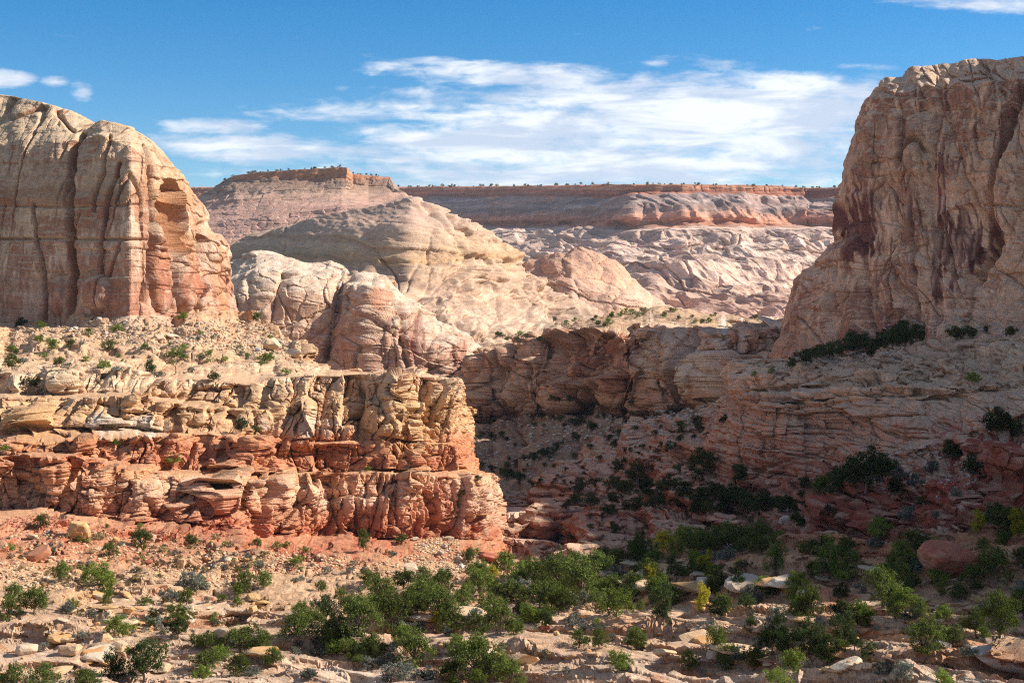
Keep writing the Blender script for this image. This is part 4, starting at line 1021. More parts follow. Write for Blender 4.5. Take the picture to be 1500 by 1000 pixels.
def stone_material(name, c1, c2, c3=None):
    m = bpy.data.materials.new(name)
    m.use_nodes = True
    t = m.node_tree
    bs = t.nodes['Principled BSDF']
    g = NB(t)
    tcn = g.node('ShaderNodeTexCoord')
    geo = g.node('ShaderNodeNewGeometry')
    oi = g.node('ShaderNodeObjectInfo')
    pos = tcn.outputs['Object']
    wpz = geo.outputs['Position']
    n1 = g.noise(wpz, 0.9, 5, 0.6)
    x, y, z = g.sep(pos)
    n2 = g.noise(g.comb(g.m('MULTIPLY', x, .3), g.m('MULTIPLY', y, .3), g.m('MULTIPLY', z, 2.0)), 3.0, 4, 0.6)
    n3 = g.noise(wpz, 7.0, 4, 0.6)
    f = g.ss(g.m('ADD', g.m('MULTIPLY', n1, 0.6), g.m('MULTIPLY', oi.outputs['Random'], 0.45)), 0.38, 0.7)
    c = g.mix(f, c1, c2)
    if c3:
        c = g.mix(g.m('MULTIPLY', g.ss(n2, 0.52, 0.66), 0.6), c, c3)
    val = g.m('ADD', 0.62, g.m('ADD', g.m('MULTIPLY', n3, 0.45), g.m('MULTIPLY', n2, 0.3)))
    c = g.mix(1.0, c, g.comb(val, val, val), 'MULTIPLY')
    t.links.new(c, bs.inputs['Base Color'])
    bs.inputs['Roughness'].default_value = 0.92
    bs.inputs['Specular IOR Level'].default_value = 0.12
    bn = g.node('ShaderNodeBump')
    bn.inputs['Strength'].default_value = 0.5
    bn.inputs['Distance'].default_value = 0.12
    t.links.new(g.m('ADD', n3, n2), bn.inputs['Height'])
    t.links.new(bn.outputs[0], bs.inputs['Normal'])
    return m


MS = {'buff': stone_material('buff_stone', (0.54, 0.40, 0.25), (0.50, 0.33, 0.18), (0.60, 0.50, 0.38)),
      'pale': stone_material('pale_stone', (0.53, 0.44, 0.33), (0.47, 0.37, 0.26), (0.55, 0.36, 0.2)),
      'gold': stone_material('golden_stone', (0.52, 0.33, 0.15), (0.48, 0.27, 0.12), (0.58, 0.46, 0.3)),
      'red': stone_material('red_stone', (0.34, 0.11, 0.07), (0.42, 0.19, 0.11), (0.48, 0.28, 0.2)),
      'grey': stone_material('grey_stone', (0.48, 0.44, 0.39), (0.50, 0.40, 0.30), (0.6, 0.55, 0.48))}
STONES = {}
for mk in MS:
    STONES[mk] = []
    for i in range(4):
        me = stone_mesh(10 + i * 7 + len(mk), 3, 12, 0.9)
        me.materials.append(MS[mk]); STONES[mk].append(me)
SLABS = {}
for mk in ('buff', 'pale', 'gold', 'red'):
    SLABS[mk] = []
    for i in range(3):
        me = stone_mesh(60 + i * 5 + len(mk), 3, 8, 0.42)
        me.materials.append(MS[mk]); SLABS[mk].append(me)


def put_stone(px, py, wpx, mk, label, group=None, mesh=None, rot=None, sink=0.25, name='boulder', hk=1.0, cat='boulder'):
    h = hit_px(px, py)
    if not h or h[0].y > 700:
        return None
    loc = h[0]
    s = wpx * loc.y / FPX / 2
    me = mesh or rnd.choice(STONES[mk])
    o = bpy.data.objects.new(name, me)
    scene.collection.objects.link(o)
    o.location = loc + Vector((0, s * 0.4, s * hk * (0.6 - sink)))
    o.scale = (s, s, s * hk)
    o.rotation_euler = rot or (rnd.uniform(-.35, .35), rnd.uniform(-.35, .35), rnd.uniform(0, 6.28))
    o['label'] = label; o['category'] = cat
    if group:
        o['group'] = group
    return o


# stones that one can point to
rm = stone_mesh(201, 4, 9, 1.0, True); rm.materials.append(MS['red'])
put_stone(1392, 852, 84, 'red', 'huge rounded dark red boulder perched on a ledge at the right', mesh=rm, rot=(0.2, 0.1, 0.6), sink=-0.15)
rm2 = stone_mesh(203, 4, 9, 1.3); rm2.materials.append(MS['gold'])
put_stone(115, 793, 34, 'gold', 'big upright yellowish boulder on the red slope below the left cliffs', mesh=rm2, rot=(0.1, 0.1, 0.4), sink=-0.2, hk=1.15)
big = [(54, 818, 44, 'red', 'broad dark red boulder with a pale cap low on the left slope', 0.9), (265, 832, 20, 'buff', 'tall pointed tan boulder standing on the rubble at the lower left', 1.7), (244, 884, 20, 'gold', 'small brown block balanced on the rim of a ledge at the lower left', 1.1),
       (140, 876, 30, 'gold', 'golden block lying just left of the slim juniper at the lower left', 0.9), (46, 790, 20, 'buff', 'tan block near the left edge under the red cliff base', 1.0), (340, 822, 18, 'buff', 'pale wedge beside the red pinnacle foot', 1.0),
       (80, 992, 44, 'buff', 'large cracked tan boulder in the bottom left corner', 0.9), (100, 960, 52, 'buff', 'long tan boulder under the overhanging slab at the lower left', 0.7), (38, 958, 40, 'pale', 'pale jutting boulder at the lower left edge', 0.9),
       (235, 985, 40, 'buff', 'rounded cream boulder left of the dark pinyon at the bottom', 0.8), (602, 838, 34, 'pale', 'large pale boulder at the foot of the rubble fan', 0.9), (608, 768 + 24, 16, 'pale', 'pale block at the top of the rubble fan', 1.0),
       (657, 792, 16, 'pale', 'white block resting against the base of the red wall', 1.0), (713, 822, 44, 'red', 'broad orange block beneath the tip of the sunlit prow', 0.7), (330, 862 - 40, 22, 'pale', 'pale slanting slab beside the red pinnacle', 0.6),
       (1018, 940, 60, 'buff', 'flat sunlit tan slab on the shaded ledges right of centre', 0.4), (975, 962, 40, 'buff', 'rounded tan boulder at the bottom right of centre', 0.7), (1240, 980, 60, 'pale', 'pale slab lying low at the bottom right', 0.4),
       (430, 722 + 50, 24, 'red', 'red boulder lying at the base of the red wall', 0.8), (760, 975, 70, 'buff', 'thick overhanging tan slab at the bottom centre', 0.5), (1150, 700 + 65, 26, 'grey', 'grey leaning boulder in the dark thicket under the right slope', 0.8),
       (396, 514, 34, 'pale', 'taller white hoodoo on the shoulder of the left butte', 1.5), (429, 524, 30, 'pale', 'shorter white hoodoo at the right end of the left shoulder', 1.25),
       (1482, 985, 100, 'grey', 'massive grey rock shoulder at the bottom right corner', 0.8), (232, 498, 26, 'pale', 'large white block in the talus under the left butte', 0.8), (252, 496, 26, 'pale', 'square white block split from its neighbour in the left talus', 0.7)]
for px, py, wd, mk, lb_, hk in big:
    put_stone(px, py, wd, mk, lb_, hk=hk)

# stones nothing tells apart, by area: centre, radii, count, size range in photo px, kinds
areas = [('small angular block in the rubble fan under the sunlit prow', 'blocks in the rubble fan under the prow', [(640, 800, 34, 12), (650, 822, 60, 16), (640, 842, 70, 14)], 50, (5, 13), ('pale', 'buff', 'buff', 'grey')),
         ('loose pale block on the talus below the left butte', 'blocks on the talus below the left butte', [(110, 485, 110, 18), (240, 488, 90, 24), (330, 490, 70, 24), (390, 512, 50, 16)], 45, (5, 14), ('pale', 'grey', 'buff')),
         ('loose block on the red slope below the left cliffs', 'blocks on the red slope below the left cliffs', [(110, 800, 110, 26), (250, 815, 90, 30), (320, 835, 70, 26), (60, 840, 70, 26)], 50, (6, 17), ('buff', 'pale', 'gold', 'red', 'grey')),
         ('weathered block strewn on the sunlit ledges at the lower left', 'blocks on the lower left ledges', [(150, 900, 150, 30), (350, 900, 120, 20), (200, 960, 180, 30)], 52, (8, 34), ('buff', 'gold', 'pale')),
         ('weathered block strewn on the shaded ledges at the lower right', 'blocks on the lower right ledges', [(1000, 860, 120, 40), (1250, 870, 160, 50), (1200, 960, 200, 30), (1400, 930, 90, 40), (800, 950, 160, 30)], 68, (7, 32), ('buff', 'grey', 'red', 'gold'))]
for lab, grp, els, n, (s0, s1), kinds in areas:
    for i in range(n):
        ex, ey, rx, ry = rnd.choice(els)
        a = rnd.uniform(0, 6.28); q = math.sqrt(rnd.random())
        mk = rnd.choice(kinds)
        ms = rnd.choice(SLABS[mk]) if (mk in SLABS and rnd.random() < 0.35) else None
        put_stone(ex + rx * q * math.cos(a), ey + ry * q * math.sin(a), s0 + (s1 - s0) * rnd.random() ** 2.2, mk, lab, grp, mesh=ms)

for i in range(46):
    ex, ey, rx, ry = rnd.choice([(250, 930, 230, 50), (750, 940, 200, 45), (1200, 900, 250, 70), (1000, 850, 150, 30)])
    a = rnd.uniform(0, 6.28); q = math.sqrt(rnd.random()); px = ex + rx * q * math.cos(a)
    mk = rnd.choice(('buff', 'pale', 'gold', 'buff'))
    put_stone(px, ey + ry * q * math.sin(a), rnd.uniform(34, 84), mk, 'flat sandstone block bedded in the ground of the %s foreground' % ('left' if px < 520 else 'middle' if px < 1000 else 'right'), 'bedded blocks of the %s foreground' % ('left' if px < 520 else 'middle' if px < 1000 else 'right'),
              mesh=rnd.choice(SLABS[mk]), rot=(rnd.uniform(-.12, .12), rnd.uniform(-.1, .1), rnd.choice((0, 3.14)) + rnd.uniform(-.5, .5)), sink=0.42, name='sandstone_block', hk=0.8, cat='rock')

# finer rubble that nobody could count
base = []
for i in range(5):
    me = stone_mesh(300 + i, 1, 6, 0.9)
    co = np.empty(len(me.vertices) * 3); me.vertices.foreach_get('co', co)
    base.append((co.reshape(-1, 3), np.array([tuple(p.vertices) for p in me.polygons])))
    bpy.data.meshes.remove(me)


def rubble(name, els, n, s0, s1, mat, label=None):
    V_, F_, k = [], [], 0
    for i in range(n):
        ex, ey, rx, ry = rnd.choice(els)
        a = rnd.uniform(0, 6.28); q = math.sqrt(rnd.random())
        h = hit_px(ex + rx * q * math.cos(a), ey + ry * q * math.sin(a))
        if not h or h[1].z < 0.35 or h[0].y > 800:
            continue
        s = (s0 + (s1 - s0) * rnd.random() ** 3) * h[0].y / FPX / 2
        co, fa = rnd.choice(base)
        Rm = np.array(Matrix.Rotation(rnd.uniform(0, 6.28), 3, 'Z') @ Matrix.Rotation(rnd.uniform(-.5, .5), 3, 'X'))
        V_.append(co @ Rm.T * s + np.array(h[0]) + np.array((0, 0, s * .25)))
        F_.append(fa + k); k += len(co)
    V_ = np.concatenate(V_); F_ = np.concatenate(F_)
    me = bpy.data.meshes.new(name)
    me.from_pydata(V_.tolist(), [], F_.tolist())
    me.materials.append(mat)
    o = bpy.data.objects.new(name, me)
    scene.collection.objects.link(o)
    o['kind'] = 'stuff'
    if label:
        o['label'] = label
    return o


rubble('rubble', areas[0][2] + [(600, 835, 90, 14)], 2200, 2, 7, MS['buff'])
rubble('rubble', areas[1][2], 2600, 2, 7, MS['pale'])
rubble('rubble', areas[2][2] + [(430, 825, 90, 16), (200, 850, 200, 16)], 3000, 2, 8, MS['buff'])
rubble('rubble', [(250, 775, 250, 14), (430, 822, 110, 16), (60, 765, 60, 10)], 1200, 2, 6, MS['red'])
rubble('rubble', areas[3][2] + areas[4][2] + [(750, 930, 250, 50), (1000, 900, 300, 60)], 3800, 2, 12, MS['gold'])
rubble('rubble', [(760, 640, 90, 60), (900, 640, 90, 30), (1000, 610, 60, 20), (1400, 480, 120, 16), (1250, 520, 90, 12), (1350, 690, 90, 40)], 2600, 2, 8, MS['grey'])

# ================================================================== vegetation
def leaf_material(name, dark, light, tip=None, trans=0.25):
    m = bpy.data.materials.new(name)
    m.use_nodes = True
    t = m.node_tree
    for n in list(t.nodes):
        t.nodes.remove(n)
    g = NB(t)
    tcn = g.node('ShaderNodeTexCoord'); oi = g.node('ShaderNodeObjectInfo')
    pos = tcn.outputs['Object']
    n1 = g.noise(pos, 7.0, 3, 0.6)
    n2 = g.noise(pos, 40.0, 2, 0.6)
    f = g.ss(g.m('ADD', g.m('MULTIPLY', n1, 0.7), g.m('MULTIPLY', n2, 0.35)), 0.36, 0.72)
    c = g.mix(f, dark, light)
    rv = g.m('ADD', 0.62, g.m('MULTIPLY', oi.outputs['Random'], 0.8))
    c = g.mix(1.0, c, g.comb(rv, rv, rv), 'MULTIPLY')
    if tip:
        c = g.mix(g.ss(g.noise(pos, 3.0, 2), 0.55, 0.7), c, tip)
    d = g.node('ShaderNodeBsdfDiffuse'); tr = g.node('ShaderNodeBsdfTranslucent')
    t.links.new(c, d.inputs['Color']); t.links.new(c, tr.inputs['Color'])
    mx = g.node('ShaderNodeMixShader'); mx.inputs[0].default_value = trans
    t.links.new(d.outputs[0], mx.inputs[1]); t.links.new(tr.outputs[0], mx.inputs[2])
    out = g.node('ShaderNodeOutputMaterial')
    t.links.new(mx.outputs[0], out.inputs['Surface'])
    return m


ML = {'juniper': leaf_material('juniper_needles', (0.05, 0.078, 0.02), (0.17, 0.21, 0.05)),
      'pinyon': leaf_material('pinyon_needles', (0.028, 0.048, 0.018), (0.08, 0.11, 0.036)),
      'olive': leaf_material('olive_leaves', (0.10, 0.15, 0.03), (0.22, 0.28, 0.05)),
      'sage': leaf_material('sage_leaves', (0.11, 0.125, 0.10), (0.22, 0.235, 0.19), trans=.15),
      'straw': leaf_material('dry_grass', (0.26, 0.20, 0.10), (0.42, 0.33, 0.17), trans=.2),
      'yellow': leaf_material('autumn_leaves', (0.24, 0.24, 0.03), (0.52, 0.45, 0.05), trans=.35)}
MBARK = stone_material('bark', (0.14, 0.10, 0.075), (0.22, 0.17, 0.13), (0.10, 0.07, 0.05))
MDEAD = stone_material('dead_wood', (0.30, 0.25, 0.21), (0.20, 0.15, 0.12))


def tube(V_, F_, pts, rad, n=6):
    k0 = len(V_)
    for i, p in enumerate(pts):
        p = Vector(p)
        d = (Vector(pts[min(i + 1, len(pts) - 1)]) - Vector(pts[max(i - 1, 0)])).normalized()
        a = d.orthogonal().normalized(); b = d.cross(a)
        for j in range(n):
            t = 6.2832 * j / n
            V_.append(p + (a * math.cos(t) + b * math.sin(t)) * rad[i])
    for i in range(len(pts) - 1):
        for j in range(n):
            q = k0 + i * n
            F_.append((q + j, q + (j + 1) % n, q + n + (j + 1) % n, q + n + j))


def plant_meshes(kind, seed, leaves):
    """unit-height plant: (wood mesh or None, crown mesh)"""
    r = random.Random(seed)
    rg = np.random.default_rng(seed)
    shape = {'juniper': (0.66, 0.50, 0.46, 0.03), 'pinyon': (0.62, 0.52, 0.46, 0.08), 'olive': (0.72, 0.48, 0.48, 0.0), 'sage': (0.85, 0.45, 0.5, 0.0), 'straw': (0.7, 0.45, 0.5, 0.0), 'yellow': (0.42, 0.53, 0.45, 0.04)}[kind]
    rx, cz, rz, low = shape
    lobes = []
    nl = {'juniper': 16, 'pinyon': 14, 'olive': 14, 'sage': 14, 'straw': 10, 'yellow': 8}[kind]
    for i in range(nl):
        a = 6.2832 * i / nl + r.uniform(-.5, .5)
        e = r.uniform(-0.75, 1.0)
        ce = math.cos(e * 1.35)
        q = r.uniform(0.45, 0.85)
        lobes.append((Vector((rx * ce * math.cos(a) * q, rx * ce * math.sin(a) * q * r.uniform(.85, 1.1), cz + rz * math.sin(e * 1.35) * q)), r.uniform(0.15, 0.26)))
    lobes.append((Vector((r.uniform(-.1, .1), 0, cz + rz * 0.62)), 0.2))
    lobes.append((Vector((0, 0, cz)), 0.24))
    cl = []
    for c, s in lobes:
        for j in range(10):
            d = Vector((r.gauss(0, 1), r.gauss(0, 1), r.gauss(0, .8))).normalized() * s * r.uniform(0.5, 1.15)
            p = c + d
            if p.z > low:
                cl.append((p, r.uniform(0.07, 0.12)))
    per = max(3, leaves // len(cl))
    cc = np.array([tuple(c[0]) for c in cl]).repeat(per, 0); cs = np.array([c[1] for c in cl]).repeat(per)
    n = len(cc)
    off_ = rg.normal(size=(n, 3)); off_ /= np.linalg.norm(off_, axis=1, keepdims=True)
    P = cc + off_ * (cs * rg.random(n) ** 0.4)[:, None]
    P[:, 2] = np.maximum(P[:, 2], 0.01)
    nrm = off_ * 0.8 + rg.normal(size=(n, 3)) * 0.6 + np.array((0, 0, .25)); nrm /= np.linalg.norm(nrm, axis=1, keepdims=True)
    t1 = np.cross(nrm, rg.normal(size=(n, 3))); t1 /= np.linalg.norm(t1, axis=1, keepdims=True)
    t2 = np.cross(nrm, t1)
    ls = {'juniper': 0.023, 'pinyon': 0.024, 'olive': 0.026, 'sage': 0.03, 'straw': 0.03, 'yellow': 0.026}[kind] * (3600 / leaves) ** 0.4
    L = ls * (0.7 + 0.8 * rg.random(n))[:, None]; W = L * 0.62
    quad = np.stack([P - t1 * L, P + t2 * W, P + t1 * L, P - t2 * W], 1).reshape(-1, 3)
    me = bpy.data.meshes.new('crown')
    me.vertices.add(n * 4); me.vertices.foreach_set('co', quad.ravel().astype(np.float32))
    me.loops.add(n * 4); me.loops.foreach_set('vertex_index', np.arange(n * 4, dtype=np.int32))
    me.polygons.add(n); me.polygons.foreach_set('loop_start', np.arange(0, n * 4, 4, dtype=np.int32))
    me.update(calc_edges=True)
    me.materials.append(ML[kind])
    V_, F_ = [], []
    lean = Vector((r.uniform(-.06, .06), r.uniform(-.06, .06), 0))
    fork = Vector((0, 0, 0.22 if kind != 'sage' else 0.08)) + lean
    tr = {'juniper': .035, 'pinyon': .032, 'olive': .02, 'sage': .02, 'straw': .012, 'yellow': .018}[kind]
    tube(V_, F_, [(0, 0, -0.08), lean * 0.4 + Vector((0, 0, fork.z * .5)), fork], [tr * 1.3, tr, tr * .9])
    for c, s in lobes:
        mid = fork.lerp(c, 0.5) + Vector((r.uniform(-.04, .04), r.uniform(-.04, .04), -0.03))
        tube(V_, F_, [fork, mid, c, c + (c - mid) * .35], [tr * .6, tr * .42, tr * .25, tr * .1], 5)
    wm = bpy.data.meshes.new('trunk')
    wm.from_pydata([tuple(v) for v in V_], [], F_)
    wm.materials.append(MBARK)
    return wm, me


PROTO = {}
def joined(wm, cm):
    """trunk and crown in one mesh, for plants only a few pixels high"""
    bm = bmesh.new()
    bm.from_mesh(cm)
    for f in bm.faces:
        f.material_index = 0
    k = len(bm.faces)
    bm.from_mesh(wm)
    bm.faces.ensure_lookup_table()
    for f in bm.faces[k:]:
        f.material_index = 1
    me = bpy.data.meshes.new('plant')
    bm.to_mesh(me); bm.free()
    me.materials.append(cm.materials[0]); me.materials.append(MBARK)
    return wm, me


for kd in ('juniper', 'pinyon', 'olive', 'sage', 'yellow', 'straw'):
    PROTO[kd] = [plant_meshes(kd, 40 + 9 * i + len(kd), 4600) for i in range(5 if kd in ('juniper', 'pinyon') else 3)]
    PROTO[kd + '_small'] = [joined(*plant_meshes(kd, 140 + 9 * i + len(kd), 1100)) for i in range(3)]
NAMES = {'juniper': ('juniper_tree', 'tree'), 'pinyon': ('pinyon_tree', 'tree'), 'olive': ('green_shrub', 'shrub'), 'sage': ('sagebrush', 'shrub'), 'yellow': ('yellow_shrub', 'shrub'), 'straw': ('grass_tuft', 'grass')}
PLACED = []


def plant(kind, px, py, hpx, wr=1.0, far=False, loc=None, sink=0.02):
    if loc is None:
        h = hit_px(px, py)
        if not h:
            return None
        loc = h[0]
    H = hpx * loc.y / FPX
    nm, cat = NAMES[kind]
    small = far or hpx < 13
    wm, cm = rnd.choice(PROTO[kind + ('_small' if small else '')])
    rz = rnd.uniform(0, 6.28)
    sc = (H * wr, H * wr, H)
    if small:
        o = bpy.data.objects.new(nm, cm)
        scene.collection.objects.link(o)
    else:
        o = bpy.data.objects.new(nm, None)
        o.empty_display_size = 0.3
        scene.collection.objects.link(o)
        for pn, pm in (('trunk', wm), ('crown', cm)):
            c = bpy.data.objects.new(pn, pm)
            scene.collection.objects.link(c)
            c.parent = o
    o.location = loc - Vector((0, 0, H * sink))
    o.rotation_euler = (0, 0, rz)
    o.scale = sc
    o['category'] = cat
    PLACED.append((o, kind, px, py, hpx))
    return o


